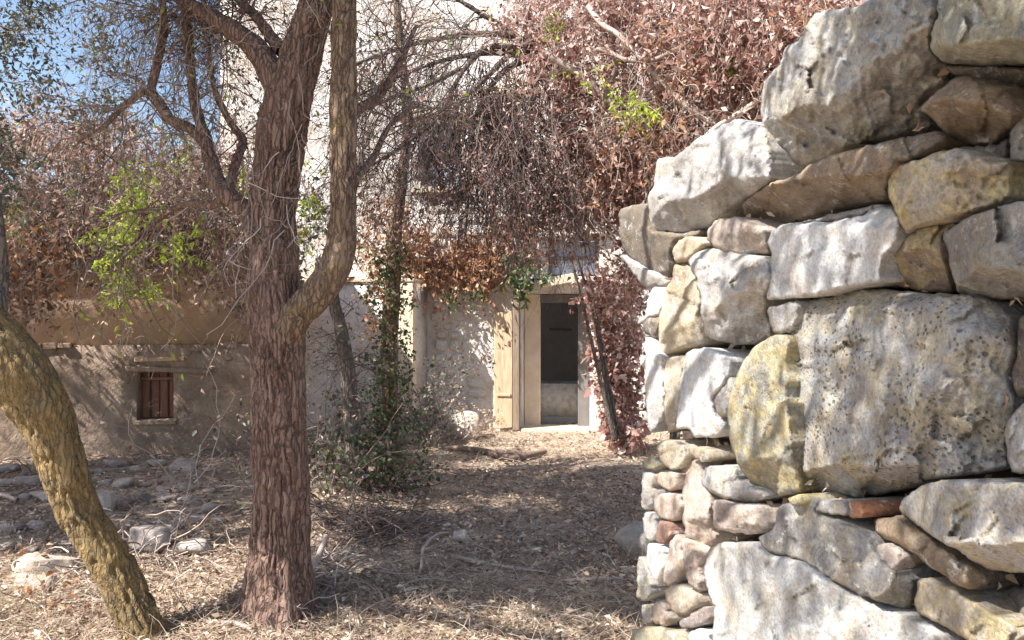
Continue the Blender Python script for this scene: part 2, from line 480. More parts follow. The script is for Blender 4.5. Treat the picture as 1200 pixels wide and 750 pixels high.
wall = thing('stone_wall', (0.85, 2.6, 0), 'tall dry stone wall of big lichen spotted blocks at the right of the path', 'stone wall')
core = []
zt = [(-0.15, 1.9), (0.0, 2.2), (0.45, 2.35), (0.8, 2.5), (1.2, 2.6), (2.6, 2.6)]
us = np.linspace(-0.12, 2.6, 40)
tops = np.interp(us, [a for a, b in zt], [b for a, b in zt]) - 0.12
zz = np.linspace(0, 1, 36)
cv = []
for side in (0, 1):
    for u, tp in zip(us, tops):
        for s in zz:
            cv.append(WA + WU * u - WN * (0.24 + 0.55 * side) + np.array([0, 0, -0.1 + s * (tp + 0.1)]))
cv = np.array(cv)
nrm = fbm(cv * 5, 4)
cv += WN * (nrm * 0.06)[:, None] * (np.arange(len(cv)) < len(cv) / 2)[:, None]
nu, nz = len(us), len(zz)
ci = np.arange(2 * nu * nz).reshape(2, nu, nz)
cf = [np.stack([ci[0, :-1, :-1], ci[0, :-1, 1:], ci[0, 1:, 1:], ci[0, 1:, :-1]], -1).reshape(-1, 4),
      np.stack([ci[1, :-1, :-1], ci[1, 1:, :-1], ci[1, 1:, 1:], ci[1, :-1, 1:]], -1).reshape(-1, 4),
      np.stack([ci[0, :-1, -1], ci[1, :-1, -1], ci[1, 1:, -1], ci[0, 1:, -1]], -1).reshape(-1, 4),
      np.stack([ci[0, 0, :-1], ci[1, 0, :-1], ci[1, 0, 1:], ci[0, 0, 1:]], -1).reshape(-1, 4),
      np.stack([ci[0, -1, :-1], ci[0, -1, 1:], ci[1, -1, 1:], ci[1, -1, :-1]], -1).reshape(-1, 4)]
jt = rng.uniform(0, 1, (5000, 2))
jp = WA + WU * (jt[:, :1] * 2.4) - WN * rng.uniform(0.03, 0.16, (5000, 1)) + np.column_stack([np.zeros((5000, 2)), jt[:, 1] * np.interp(jt[:, 0] * 2.4, [a for a, b in zt], [b - 0.15 for a, b in zt])])
make('joint_debris', *leaves(jp, np.full(5000, 0.035), rng, 0.2, 0.5), M['litter'], wall, kind='stuff')
make('earth_core', cv, cf, M['core'], wall, smooth=False)

def inside(poly, q):
    x, y = q[:, 0], q[:, 1]
    r = np.zeros(len(q), bool)
    n = len(poly)
    for i in range(n):
        x1, y1 = poly[i]; x2, y2 = poly[(i + 1) % n]
        c = (y1 > y) != (y2 > y)
        r ^= c & (x < (x2 - x1) * (y - y1) / (y2 - y1 + 1e-12) + x1)
    return r

def edge_dist(poly, q):
    d = np.full(len(q), 1e9)
    n = len(poly)
    for i in range(n):
        a = poly[i]; b = poly[(i + 1) % n]
        ab = b - a
        t = np.clip(((q - a) @ ab) / (ab @ ab + 1e-9), 0, 1)
        d = np.minimum(d, np.linalg.norm(q - a - t[:, None] * ab, axis=1))
    return d

def stone(outline, tint, lichen=0.3, planes=(), base=0.05, rim=0.02, rimw=4, rough=1.0, label=None, pits=0.1, step=2.5, deep=0.42):
    """one laid stone: traced face on the plane of the wall, facets as planes (x, y, h, gx, gy per 100 px), real thickness behind"""
    global rng
    o = np.array(outline, float)
    # chamfered, slightly uneven outline
    n = len(o); pts = []
    for i in range(n):
        a, b, c = o[i - 1], o[i], o[(i + 1) % n]
        la, lc = np.linalg.norm(a - b), np.linalg.norm(c - b)
        k = min(0.14, 3 / max(min(la, lc), 1))
        pts += [b + (a - b) * k, b + (c - b) * k]
    pts = np.array(pts); dense = []
    for i in range(len(pts)):
        a, b = pts[i], pts[(i + 1) % len(pts)]
        m = max(1, int(np.linalg.norm(b - a) / step))
        for k in range(m): dense.append(a + (b - a) * k / m)
    dense = np.array(dense)
    sd = rng.uniform(0, 100)
    q3 = np.column_stack([dense * (0.11 if len(dense) > 70 else 0.2), np.full(len(dense), sd)])
    dense = dense + 2.6 * np.column_stack([fbm(q3, 3), fbm(q3 + 31, 3)])
    lo, hi = dense.min(0), dense.max(0)
    g = np.stack(np.meshgrid(np.arange(lo[0], hi[0], step), np.arange(lo[1], hi[1], step)), -1).reshape(-1, 2)
    g = g + rng.uniform(-0.3, 0.3, g.shape) * step
    g = g[inside(dense, g)]
    if len(g): g = g[edge_dist(dense, g) > step * 0.55]
    P2 = np.vstack([dense, g]); nb = len(dense)
    vv, ee, ff, *_ = delaunay_2d_cdt([Vector(p) for p in P2], [], [list(range(nb))], 1, 1e-6)
    if len(vv) != len(P2):
        P2 = np.array([tuple(v) for v in vv])
    d = edge_dist(dense, P2)
    cx = P2.mean(0)
    ext = math.sqrt(len(P2)) * step
    hp = np.full(len(P2), 9.0)
    if not planes:
        a, b2 = rng.normal(0, 0.035, 2)
        planes = [(cx[0], cx[1], base, a, b2),
                  (cx[0] - ext * 0.2, cx[1] - ext * 0.15, base + 0.005, 0.10 + a, rng.uniform(-0.03, 0.15)),
                  (cx[0] + ext * 0.2, cx[1] + ext * 0.18, base + 0.005, -0.1, -rng.uniform(0.06, 0.22))]
    wobx = 7 * fbm(np.column_stack([P2 * 0.04, np.full(len(P2), sd)]), 3)
    for (x, y, h, ax, ay) in planes:
        if ay < -0.09: ay = ay * 1.7
        hp = np.minimum(hp, h + ax * (P2[:, 0] + wobx * 0.45 - x) / 100 + ay * (P2[:, 1] + wobx - y) / 100)
    # fractured bevels: flat cuts falling away towards the outline
    if ext > 22 and label != 'smooth whitish rectangular block':
        hm = float(np.median(hp))
        for k in range(int(rng.integers(5, 9))):
            a = rng.uniform(0, 2 * np.pi); dv = np.array([np.cos(a), np.sin(a)])
            pr = (P2 - cx) @ dv
            sl_ = rng.uniform(0.10, 0.40) * (1.6 if dv[1] > 0.3 else 0.8)
            hp = np.minimum(hp, hm + 0.012 - sl_ * (pr + 0.3 * wobx - pr.max() * rng.uniform(0.6, 0.95)) / 100)
    rw = min(rimw, ext * 0.3); rim = rim * min(1.0, ext / 55)
    # broken facets: each cell of the face has its own slight step and tilt
    ns = max(3, int(len(P2) * step * step / 900))
    sp = P2[rng.integers(0, len(P2), ns)]
    wv = 5 * np.column_stack([fbm(np.column_stack([P2 * 0.05, np.full(len(P2), sd + 7)]), 3), fbm(np.column_stack([P2 * 0.05, np.full(len(P2), sd + 19)]), 3)])
    dd = np.linalg.norm((P2 + wv)[:, None] - sp[None], axis=2)
    ci = dd.argmin(1)
    fo = rng.normal(0, 0.0035, ns); ft = rng.normal(0, 0.035, (ns, 2))
    hp = hp + min(1.3, rough) * (fo[ci] + ((P2 - sp[ci]) * ft[ci]).sum(1) / 100)
    e = np.clip(1 - d / rw, 0, 1)
    hp = hp - rim * (1 - np.sqrt(np.clip(1 - e**2, 0, 1)))
    D0 = wall_depth(P2[:, 0])
    base3 = np.stack([(P2[:, 0] - CX) / F * D0, D0, HC - (P2[:, 1] - CY) / F * D0], 1)
    q = base3 + sd
    hp = hp + rough * (0.008 * fbm(q * 7, 3) + 0.007 * fbm(q * 22, 3) + 0.005 * fbm(q * 60, 2)
                       - 0.005 * np.clip(np.abs(fbm(q * 6 + 50, 2)) * -9 + 0.5, 0, 1)) * np.clip(d / 6 + 0.3, 0, 1)
    s = 1 - hp / np.maximum(D0 * 0.9, 0.1)
    front = np.array([0, 0, HC]) + (base3 - np.array([0, 0, HC])) * s[:, None]
    ctr = front.mean(0)
    b1 = front[:nb] - WN * (deep * 0.45)
    b1 = b1 + (ctr - WN * (deep * 0.45) - b1) * 0.06
    b2_ = front[:nb] - WN * deep
    b2_ = b2_ + (ctr - WN * deep - b2_) * 0.22
    V = np.vstack([front, b1, b2_, [b2_.mean(0)]])
    nf = len(front)
    tri = np.array([list(f) for f in ff if len(f) == 3], int)
    # orient to camera
    p0, p1, p2 = P2[tri[0]]
    if (p1[0] - p0[0]) * (p2[1] - p0[1]) - (p1[1] - p0[1]) * (p2[0] - p0[0]) > 0: tri = tri[:, ::-1]
    i = np.arange(nb); j = (i + 1) % nb
    area = np.sum(dense[:, 0] * np.roll(dense[:, 1], -1) - dense[:, 1] * np.roll(dense[:, 0], -1))
    side = np.concatenate([np.stack([i, j, nf + j, nf + i], 1), np.stack([nf + i, nf + j, nf + nb + j, nf + nb + i], 1)])
    cap = np.stack([nf + nb + i, nf + nb + j, np.full(nb, nf + 2 * nb)], 1)
    if area < 0: side = side[:, ::-1]; cap = cap[:, ::-1]
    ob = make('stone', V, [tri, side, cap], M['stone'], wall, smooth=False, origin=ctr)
    k = rng.uniform(0.92, 1.08)
    k *= 0.80
    ob.color = (tint[0] * k, tint[1] * k, tint[2] * k, lichen)
    ob['pits'] = float(pits)
    if label: ob['label'] = label
    return ob

GREY = (0.365, 0.355, 0.345); PALE = (0.465, 0.455, 0.445); WHITE = (0.67, 0.68, 0.675); BROWN = (0.29, 0.225, 0.17)
TAN = (0.48, 0.42, 0.33); PINK = (0.52, 0.44, 0.385); OLIVE = (0.36, 0.35, 0.285); DARK = (0.20, 0.17, 0.145)
stone([(770,188),(767,212),(759,236),(763,271),(788,273),(828,271),(849,252),(876,231),(904,215),(906,180),(895,151),(871,140),(860,139),(839,151),(815,164),(793,185),(780,185)],
      PALE, 0.1, [(790,220,0.10,0.06,0.05),(838,215,0.135,-0.16,-0.30),(840,160,0.10,0.0,0.25),(800,250,0.12,0.05,-0.10)], rough=1.5)
stone([(725,246),(738,240),(760,238),(764,271),(795,274),(823,269),(818,277),(795,280),(788,290),(788,312),(784,328),(768,320),(749,309),(731,296),(726,272)],
      DARK, 0.1, [(750,262,0.03,0.0,-0.15),(765,300,-0.02,0,-0.30)], rough=0.8)
stone([(787,296),(794,283),(806,277),(822,279),(826,286),(814,295),(803,308),(792,308)], TAN, 0.4)
stone([(828,270),(840,257),(862,254),(880,262),(900,272),(903,298),(880,300),(855,297),(838,290),(829,282)], PINK, 0.1, [(845,275,0.06,0.05,0.05),(868,275,0.065,-0.2,-0.1)])
stone([(806,306),(818,292),(840,289),(870,298),(901,301),(904,320),(897,352),(904,387),(903,393),(885,403),(862,404),(838,399),(826,395),(822,370),(820,345),(815,325)],
      PALE, 0.12, [(845,330,0.10,0.05,0.03),(872,335,0.11,-0.22,-0.16),(835,375,0.07,0.05,-0.2)], rough=1.4)
stone([(789,312),(803,309),(808,307),(818,325),(822,350),(817,370),(823,385),(826,397),(821,404),(800,408),(784,415),(774,416),(771,392),(772,373),(774,357),(783,333),(788,330)], TAN, 0.25, rough=1.3)
stone([(764,337),(768,336),(771,349),(776,352),(773,368),(760,371),(752,379),(747,382),(749,373),(756,371),(758,357)], WHITE, 0.1)
stone([(752,381),(760,372),(772,372),(771,392),(768,397),(757,392)], DARK, 0.1)
stone([(755,394),(765,397),(774,415),(776,424),(778,470),(780,485),(770,500),(762,510),(758,490),(757,470),(756,440)], WHITE, 0.05)
stone([(777,421),(803,417),(798,445),(795,480),(785,508),(780,500),(778,470)], TAN, 0.15)
stone([(802,416),(811,410),(827,407),(858,421),(857,440),(845,452),(835,466),(836,480),(844,492),(851,495),(848,508),(835,512),(812,513),(808,502),(790,502),(795,470),(798,440)],
      WHITE, 0.05, [(815,450,0.07,0.04,0.02),(835,450,0.075,-0.18,-0.05)], rough=1.2)
stone([(837,466),(856,442),(859,448),(855,485),(845,489),(838,478)], GREY, 0.1)
stone([(906,391),(925,393),(928,400),(922,417),(924,443),(924,470),(927,496),(929,530),(940,556),(944,574),(925,580),(905,582),(890,575),(876,560),(862,540),(854,510),(852,475),(860,445),(872,422),(885,405)],
      OLIVE, 0.65, [(890,470,0.09,0.04,0.02),(900,545,0.08,0.02,-0.2)], rough=1.3, pits=0.4, label='tall narrow stone thick with yellow green lichen')
stone([(927,370),(938,352),(970,349),(995,341),(1030,339),(1085,344),(1130,345),(1172,354),(1188,372),(1189,412),(1180,440),(1190,470),(1186,500),(1180,520),(1182,548),(1140,556),(1100,560),(1070,568),(1040,578),(1010,584),(975,580),(950,570),(935,545),(929,515),(925,480),(922,430),(920,415),(928,395)],
      (0.455, 0.45, 0.44), 0.4, [(1000,450,0.12,0.02,0.01),(1080,400,0.125,-0.13,-0.05),(1060,540,0.105,0,-0.34),(1150,400,0.075,0.02,0.03),(1000,365,0.12,0,0.2)], rough=1.0, rimw=5, pits=1.0, label='largest block of the wall, pale with dark pits')
stone([(898,361),(933,353),(936,358),(930,391),(906,391)], GREY, 0.2)
stone([(900,284),(903,273),(915,263),(936,261),(973,260),(1008,253),(1032,241),(1045,243),(1055,257),(1052,285),(1034,303),(1034,328),(1013,336),(992,339),(952,346),(898,352),(903,321),(904,297)],
      (0.72, 0.725, 0.715), 0.0, [(960,305,0.09,0.015,0.0),(985,262,0.085,0.0,0.22)], rim=0.03, rimw=5, rough=0.45, pits=0.05, label='smooth whitish rectangular block')
stone([(1035,328),(1036,304),(1053,287),(1056,268),(1063,277),(1077,266),(1101,261),(1147,251),(1130,257),(1104,276),(1105,295),(1115,324),(1119,343),(1088,343),(1060,338)],
      BROWN, 0.5, [(1060,300,0.05,-0.02,-0.16)], rough=1.1)
stone([(1103,275),(1128,257),(1173,241),(1215,232),(1290,222),(1290,345),(1215,352),(1173,351),(1139,349),(1121,343),(1117,324),(1107,295)],
      GREY, 0.2, [(1150,290,0.12,0.0,0.02),(1150,318,0.12,0,-0.36)], rough=0.9)
stone([(1040,214),(1044,195),(1060,191),(1078,187),(1095,179),(1125,174),(1145,181),(1160,191),(1188,190),(1186,215),(1185,232),(1165,240),(1130,250),(1100,260),(1075,265),(1061,276),(1053,262),(1048,245),(1041,228)],
      TAN, 0.85, [(1080,220,0.13,0.04,0.0),(1110,210,0.14,-0.12,-0.04),(1090,245,0.125,0,-0.14)], rough=1.2, label='wedge stone covered with yellow lichen')
stone([(868,240),(886,225),(905,214),(925,208),(955,190),(985,178),(1030,168),(1075,158),(1100,153),(1120,170),(1085,183),(1050,190),(1041,205),(1040,235),(1008,240),(973,247),(945,256),(920,265),(893,267),(876,258)],
      BROWN, 0.15, [(930,212,0.13,0.03,0.1),(960,205,0.125,0.0,-0.30),(885,245,0.06,0.1,0.0)], rough=0.9, label='long brown stone with an overhanging underside')
stone([(938,261),(973,251),(1040,238),(1031,243),(1008,252),(973,259)], GREY, 0.1, base=0.0)
stone([(891,112),(896,93),(915,77),(917,59),(939,45),(944,29),(960,13),(1000,8),(1040,-5),(1085,-15),(1097,5),(1098,16),(1090,40),(1091,58),(1107,72),(1115,92),(1085,108),(1078,120),(1092,140),(1096,152),(1045,160),(1013,166),(985,178),(955,190),(925,207),(908,212),(903,195),(896,173),(894,150),(891,128)],
      (0.41, 0.405, 0.39), 0.25, [(960,90,0.15,0.03,0.02),(1025,80,0.155,-0.2,-0.16),(1000,125,0.15,0,-0.22),(912,120,0.11,0.16,0)], rough=1.8, rimw=6, label='big rough grey block at the top of the wall')
stone([(1091,60),(1090,40),(1099,20),(1096,-20),(1120,-60),(1290,-70),(1290,75),(1200,75),(1160,78),(1130,74),(1104,72)],
      OLIVE, 0.25, [(1140,20,0.22,0.0,0.03),(1140,50,0.215,0,-0.36)], rough=1.0)
stone([(1100,76),(1200,79),(1290,79),(1290,88),(1240,88),(1198,108),(1180,100),(1150,96),(1135,86),(1118,88)], DARK, 0.1, [(1180,90,0.0,0,-0.1)])
stone([(1077,127),(1093,112),(1120,91),(1133,88),(1150,98),(1180,102),(1192,120),(1186,150),(1170,168),(1125,171),(1107,157),(1090,136)],
      BROWN, 0.2, [(1110,108,0.19,0.05,0.3),(1120,115,0.185,0.0,-0.26),(1090,130,0.14,0.3,0.0)], rough=0.8)
stone([(1183,160),(1187,144),(1200,112),(1240,90),(1290,95),(1290,185),(1240,190),(1183,191)], GREY, 0.1)
stone([(1098,172),(1125,173),(1170,170),(1181,162),(1181,189),(1160,189),(1145,180),(1120,172)], DARK, 0.1, base=0.0)
stone([(1177,510),(1183,490),(1200,470),(1290,460),(1290,560),(1200,556),(1184,552)], PALE, 0.2)
stone([(1192,375),(1215,360),(1290,352),(1290,455),(1200,466),(1191,468),(1183,440),(1191,412)], DARK, 0.1, base=0.0)
stone([(1056,585),(1076,571),(1110,562),(1132,562),(1200,566),(1290,572),(1290,690),(1200,672),(1160,669),(1132,652),(1104,635),(1070,613),(1054,598)],
      PALE, 0.5, [(1130,610,0.10,0,0.03),(1130,640,0.10,0,-0.16),(1090,600,0.09,0.12,0.05)], rimw=5, rough=1.0, pits=0.35, label='long oval stone freckled with lichen')
stone([(1026,607),(1054,604),(1076,624),(1118,649),(1149,666),(1160,677),(1157,688),(1140,694),(1118,683),(1087,663),(1073,649),(1037,632),(1024,622)],
      BROWN, 0.15, [(1090,655,0.06,0.03,0.02)], rim=0.04, rimw=9)
stone([(1024,642),(1037,635),(1054,643),(1073,652),(1076,668),(1055,677),(1040,665),(1028,655)], PINK, 0.1, [(1040,652,0.05,0.03,0.05),(1055,655,0.05,-0.3,-0.1)])
stone([(1070,705),(1076,679),(1093,677),(1118,691),(1149,708),(1200,738),(1230,760),(1230,800),(1132,749),(1110,736),(1076,719)], TAN, 0.6, rough=1.2)
stone([(1165,692),(1200,686),(1290,705),(1290,780),(1235,755),(1200,732),(1168,708)], DARK, 0.1, base=-0.02)
stone([(888,630),(908,618),(911,596),(947,578),(962,586),(956,601),(992,613),(1020,627),(1023,641),(1037,660),(1054,677),(1070,680),(1073,697),(1068,716),(1054,715),(1020,702),(986,686),(958,669),(936,655),(905,649),(894,641)],
      GREY, 0.25, [(970,640,0.07,0.02,0.0),(960,600,0.07,0.0,0.15)], rough=1.2)
stone([(956,599),(961,587),(992,587),(992,604),(966,601)], PALE, 0.3, base=0.07)
stone([(994,587),(1012,587),(1013,607),(995,606)], (0.34, 0.17, 0.10), 0.0, base=0.06, label='small broken red brick')
stone([(923,583),(937,580),(940,590),(925,592)], OLIVE, 0.9, base=0.09)
stone([(831,643),(845,635),(865,636),(888,635),(893,645),(905,651),(936,657),(958,672),(986,690),(1020,706),(1054,718),(1080,728),(1110,742),(1140,762),(1140,810),(830,810),(833,760),(838,715),(828,690),(823,668)],
      (0.51, 0.515, 0.51), 0.2, [(890,690,0.10,0.03,0.04),(960,720,0.10,-0.05,0.03),(845,690,0.09,0.14,0)], rimw=5, rough=0.9, pits=0.2, label='huge pale slab low in the wall')
stone([(833,589),(840,585),(865,590),(888,594),(905,616),(888,626),(865,624),(838,622)], PINK, 0.1, [(855,605,0.07,0.03,0.0),(862,605,0.075,-0.2,-0.1)], rimw=5)
stone([(820,568),(828,546),(860,544),(870,566),(890,574),(900,582),(886,590),(860,586),(836,580)], PALE, 0.35)
stone([(800,550),(806,534),(824,543),(822,562),(834,582),(832,600),(836,622),(844,632),(830,642),(815,640),(803,628),(800,600),(799,575)], PINK, 0.1, rough=1.2)
stone([(808,525),(824,523),(840,536),(824,542),(808,533)], TAN, 0.1)
stone([(768,520),(786,514),(805,524),(806,534),(799,546),(788,551),(774,543)], TAN, 0.2)
stone([(752,540),(767,536),(774,545),(767,551),(756,550)], OLIVE, 0.4)
stone([(766,555),(786,553),(798,556),(798,572),(786,576),(772,569)], (0.46, 0.37, 0.30), 0.1)
stone([(752,553),(764,556),(765,580),(760,600),(752,596)], PALE, 0.2)
stone([(768,579),(797,578),(799,600),(790,611),(772,607),(766,596)], PINK, 0.1)
stone([(769,609),(786,613),(787,625),(779,640),(768,633)], (0.30, 0.19, 0.15), 0.0)
stone([(759,636),(777,641),(779,655),(772,690),(763,676),(757,654)], WHITE, 0.0)
stone([(756,600),(767,602),(767,632),(757,634),(753,615)], PALE, 0.1)
stone([(748,650),(756,656),(762,676),(765,694),(754,706),(746,700)], GREY, 0.3)
stone([(788,624),(797,634),(801,668),(796,681),(783,689),(776,682),(781,652)], PINK, 0.1)
stone([(798,628),(815,642),(820,672),(820,695),(808,688),(802,666)], (0.50, 0.42, 0.36), 0.0)
stone([(777,691),(796,683),(815,695),(818,711),(800,722),(786,715)], TAN, 0.1)
stone([(765,707),(777,703),(783,726),(780,736),(766,729)], PINK, 0.1)
stone([(750,710),(764,707),(764,729),(752,731)], GREY, 0.3)
stone([(795,729),(829,708),(832,725),(812,735),(800,737)], (0.33, 0.29, 0.28), 0.0)
stone([(738,740),(756,731),(784,737),(800,750),(800,800),(736,800)], OLIVE, 0.5)
stone([(806,743),(818,736),(831,738),(833,780),(806,785)], WHITE, 0.0)
stone([(726,300),(731,298),(749,311),(768,322),(783,330),(780,338),(768,335),(757,338),(745,325)], GREY, 0.1, base=-0.06)

# ------------------------------------------------------------------ the whitewashed house with the doorway
FU = np.array([0.990, -0.139, 0.0]); FN = np.array([-0.139, -0.990, 0.0]); FO = np.array([0.49, 11.7, 0.0])
def fp(u, n, z): return FO + FU * u + FN * n + np.array([0, 0, z])
house = thing('farmhouse', fp(0, 0, 0), 'tall whitewashed stone farmhouse with an open doorway at the end of the path', 'house')

def wall_with_holes(frame, us_, zs_, holes, n0, n1):
    """thick wall in local (u, n, z) coordinates with rectangular openings"""
    ub = sorted(set(list(us_) + [h[0] for h in holes] + [h[1] for h in holes]))
    zb = sorted(set(list(zs_) + [h[2] for h in holes] + [h[3] for h in holes]))
    V, idx = [], {}
    def vid(i, j, s):
        k = (i, j, s)
        if k not in idx:
            idx[k] = len(V); V.append(frame(ub[i], n1 if s else n0, zb[j]))
        return idx[k]
    def solid(i, j):
        if not (0 <= i < len(ub) - 1 and 0 <= j < len(zb) - 1): return False
        u, z = (ub[i] + ub[i + 1]) / 2, (zb[j] + zb[j + 1]) / 2
        return not any(h[0] < u < h[1] and h[2] < z < h[3] for h in holes)
    Fs = []
    for i in range(len(ub) - 1):
        for j in range(len(zb) - 1):
            if not solid(i, j): continue
            Fs.append((vid(i, j, 1), vid(i + 1, j, 1), vid(i + 1, j + 1, 1), vid(i, j + 1, 1)))
            Fs.append((vid(i, j, 0), vid(i, j + 1, 0), vid(i + 1, j + 1, 0), vid(i + 1, j, 0)))
            if not solid(i - 1, j): Fs.append((vid(i, j, 0), vid(i, j, 1), vid(i, j + 1, 1), vid(i, j + 1, 0)))
            if not solid(i + 1, j): Fs.append((vid(i + 1, j, 1), vid(i + 1, j, 0), vid(i + 1, j + 1, 0), vid(i + 1, j + 1, 1)))
            if not solid(i, j - 1): Fs.append((vid(i, j, 0), vid(i + 1, j, 0), vid(i + 1, j, 1), vid(i, j, 1)))
            if not solid(i, j + 1): Fs.append((vid(i, j + 1, 1), vid(i + 1, j + 1, 1), vid(i + 1, j + 1, 0), vid(i, j + 1, 0)))
    return np.array(V), np.array(Fs)

def boxf(frame, u0, u1, n0, n1, z0, z1, tilt=0.0, chip=0.004, bev=0.008):
    """bevelled, faintly uneven box in local coordinates (24 vertices)"""
    b = min(bev, (u1 - u0) / 4, (n1 - n0) / 4, (z1 - z0) / 4)
    import bmesh
    bm = bmesh.new()
    bmesh.ops.create_cube(bm, size=1.0)
    for v in bm.verts:
        v.co = (u0 + (v.co.x + 0.5) * (u1 - u0), n0 + (v.co.y + 0.5) * (n1 - n0), z0 + (v.co.z + 0.5) * (z1 - z0))
    bmesh.ops.bevel(bm, geom=bm.edges[:], offset=b, segments=1, affect='EDGES')
    V = np.array([frame(v.co.x + rng.normal(0, chip * 0.4), v.co.y + rng.normal(0, chip * 0.3), v.co.z + tilt * (v.co.x - u0) + rng.normal(0, chip * 0.4)) for v in bm.verts])
    Fs = [tuple(v.index for v in f.verts) for f in bm.faces]
    bm.free()
    return V, Fs

HOLES = [(-0.36, 0.63, 0.0, 1.99), (0.02, 0.76, 2.22, 2.78), (-1.85, -1.25, 3.55, 4.55), (-0.92, -0.38, 4.05, 4.85)]
V_, F_ = wall_with_holes(fp, list(np.linspace(-5.0, 4.5, 20)), [-0.3] + list(np.linspace(0.0, 7.4, 16)), HOLES, -0.5, 0.0)
make('wall', V_, F_, M['white'], house)
# gable side and roof behind
sideV = np.array([fp(-5.0, -0.5, -0.3), fp(-5.0, -6, -0.3), fp(-5.0, -6, 7.4), fp(-5.0, -0.5, 7.4), fp(-4.6, -0.5, -0.3), fp(-4.6, -6, -0.3), fp(-4.6, -6, 7.4), fp(-4.6, -0.5, 7.4)])
make('side_wall', sideV, [(0, 3, 2, 1), (4, 5, 6, 7), (0, 1, 5, 4), (3, 7, 6, 2), (1, 2, 6, 5), (0, 4, 7, 3)], M['white'], house)
rv = np.array([fp(-5.3, 0.35, 7.4), fp(4.8, 0.35, 7.4), fp(4.8, -6.2, 9.0), fp(-5.3, -6.2, 9.0), fp(-5.3, 0.35, 7.55), fp(4.8, 0.35, 7.55), fp(4.8, -6.2, 9.15), fp(-5.3, -6.2, 9.15)])
make('roof', rv, [(0, 1, 2, 3), (4, 7, 6, 5), (0, 4, 5, 1), (1, 5, 6, 2), (2, 6, 7, 3), (3, 7, 4, 0)], M['tile'], house)
# room behind the doorway
def fbox(name, u0, u1, n0, n1, z0, z1, mat, parent=house, tilt=0.0, label=None, bev=0.008):
    V, Fs = boxf(fp, u0, u1, n0, n1, z0, z1, tilt, bev=bev)
    o = make(name, V, Fs, mat, parent)
    if label: o['label'] = label
    return o
rm = [fp(u, n, z) for n in (-0.502, -3.4) for (u, z) in ((-1.6, 0.01), (1.9, 0.01), (1.9, 2.45), (-1.6, 2.45))]
make('room', np.array(rm), [(4, 5, 6, 7), (1, 2, 6, 5), (3, 7, 6, 2), (0, 1, 5, 4)], M['room'], house)  # left side left open so that light reaches the room
fbox('partition', -0.355, -0.12, -0.42, -0.30, 0.0, 1.985, M['cream'])
dl = fbox('door', 0.44, 0.625, -0.40, -0.33, 0.0, 1.90, M['grey'], label='grey door leaf pushed inwards')
fbox('door_handle', 0.47, 0.485, -0.33, -0.285, 0.95, 1.05, M['wood'], dl)
fbox('door_header', -0.12, 0.44, -0.40, -0.33, 1.86, 1.985, M['grey'])
fbox('lintel', -0.42, 0.46, -0.06, 0.10, 2.0, 2.13, M['beige'], tilt=0.17)
fbox('threshold', -0.36, 0.63, -0.46, 0.10, -0.03, 0.035, M['beige'])
fbox('shelf', -0.14, 0.24, -2.2, -2.0, 1.42, 1.46, M['wood'])
lf = fbox('door_leaf', -0.74, -0.475, 0.05, 0.10, 0.02, 1.70, M['tanwood'], label='tan plank door leaf standing open against the wall', tilt=0.12)
fbox('plank', -0.468, -0.372, 0.03, 0.125, 0.02, 1.93, M['wood'], lf, label='dark weathered edge plank')
fbox('batten', -0.70, -0.50, 0.102, 0.118, 0.50, 0.54, M['tanwood'], lf)
for (u, z) in ((-0.57, 1.42), (-0.54, 1.23)):
    fbox('iron_fitting', u, u + 0.03, 0.100, 0.113, z, z + 0.07, M['shutter'], lf)
# windows of the upper floor
def window(u0, u1, z0, z1, paint, sillm):
    w = fbox('window', u0 + 0.04, u1 - 0.04, -0.24, -0.20, z0 + 0.04, z1 - 0.04, paint)
    for a, b in ((u0, u0 + 0.06), (u1 - 0.06, u1)):
        fbox('jamb', a, b, -0.21, -0.14, z0, z1, M['grey'], w)
    fbox('rail', u0 + 0.06, u1 - 0.06, -0.20, -0.15, (z0 + z1) / 2 - 0.025, (z0 + z1) / 2 + 0.025, M['grey'], w)
    fbox('lintel', u0 - 0.12, u1 + 0.12, -0.05, 0.12, z1, z1 + 0.13, sillm, tilt=0.05)
    fbox('sill', u0 - 0.1, u1 + 0.1, -0.05, 0.10, z0 - 0.09, z0, sillm)
window(-1.85, -1.25, 3.55, 4.55, M['bluegrey'], M['beige'])
window(-0.92, -0.38, 4.05, 4.85, M['wood'], M['beige'])
window(0.02, 0.76, 2.22, 2.78, M['bluegrey'], M['whitestone'])
# lean-to in front of the left part of the front wall: its edge throws the slanting shadow beside the door
wing = thing('lean_to', fp(-2.6, 0.26, 0), 'low white lean-to wall built against the farmhouse left of the door', 'outbuilding')
V_, F_ = wall_with_holes(fp, list(np.linspace(-3.7, -1.76, 5)), [-0.3, 0.0, 0.7, 1.4, 2.12], [], 0.003, 0.79)
make('wall', V_, F_, M['white'], wing)
fbox('coping', -3.75, -1.74, 0.004, 0.82, 2.123, 2.17, M['beige'], wing)
fbox('corner_post', -1.95, -1.752, 0.62, 0.805, 0.0, 2.12, M['cream'], wing)
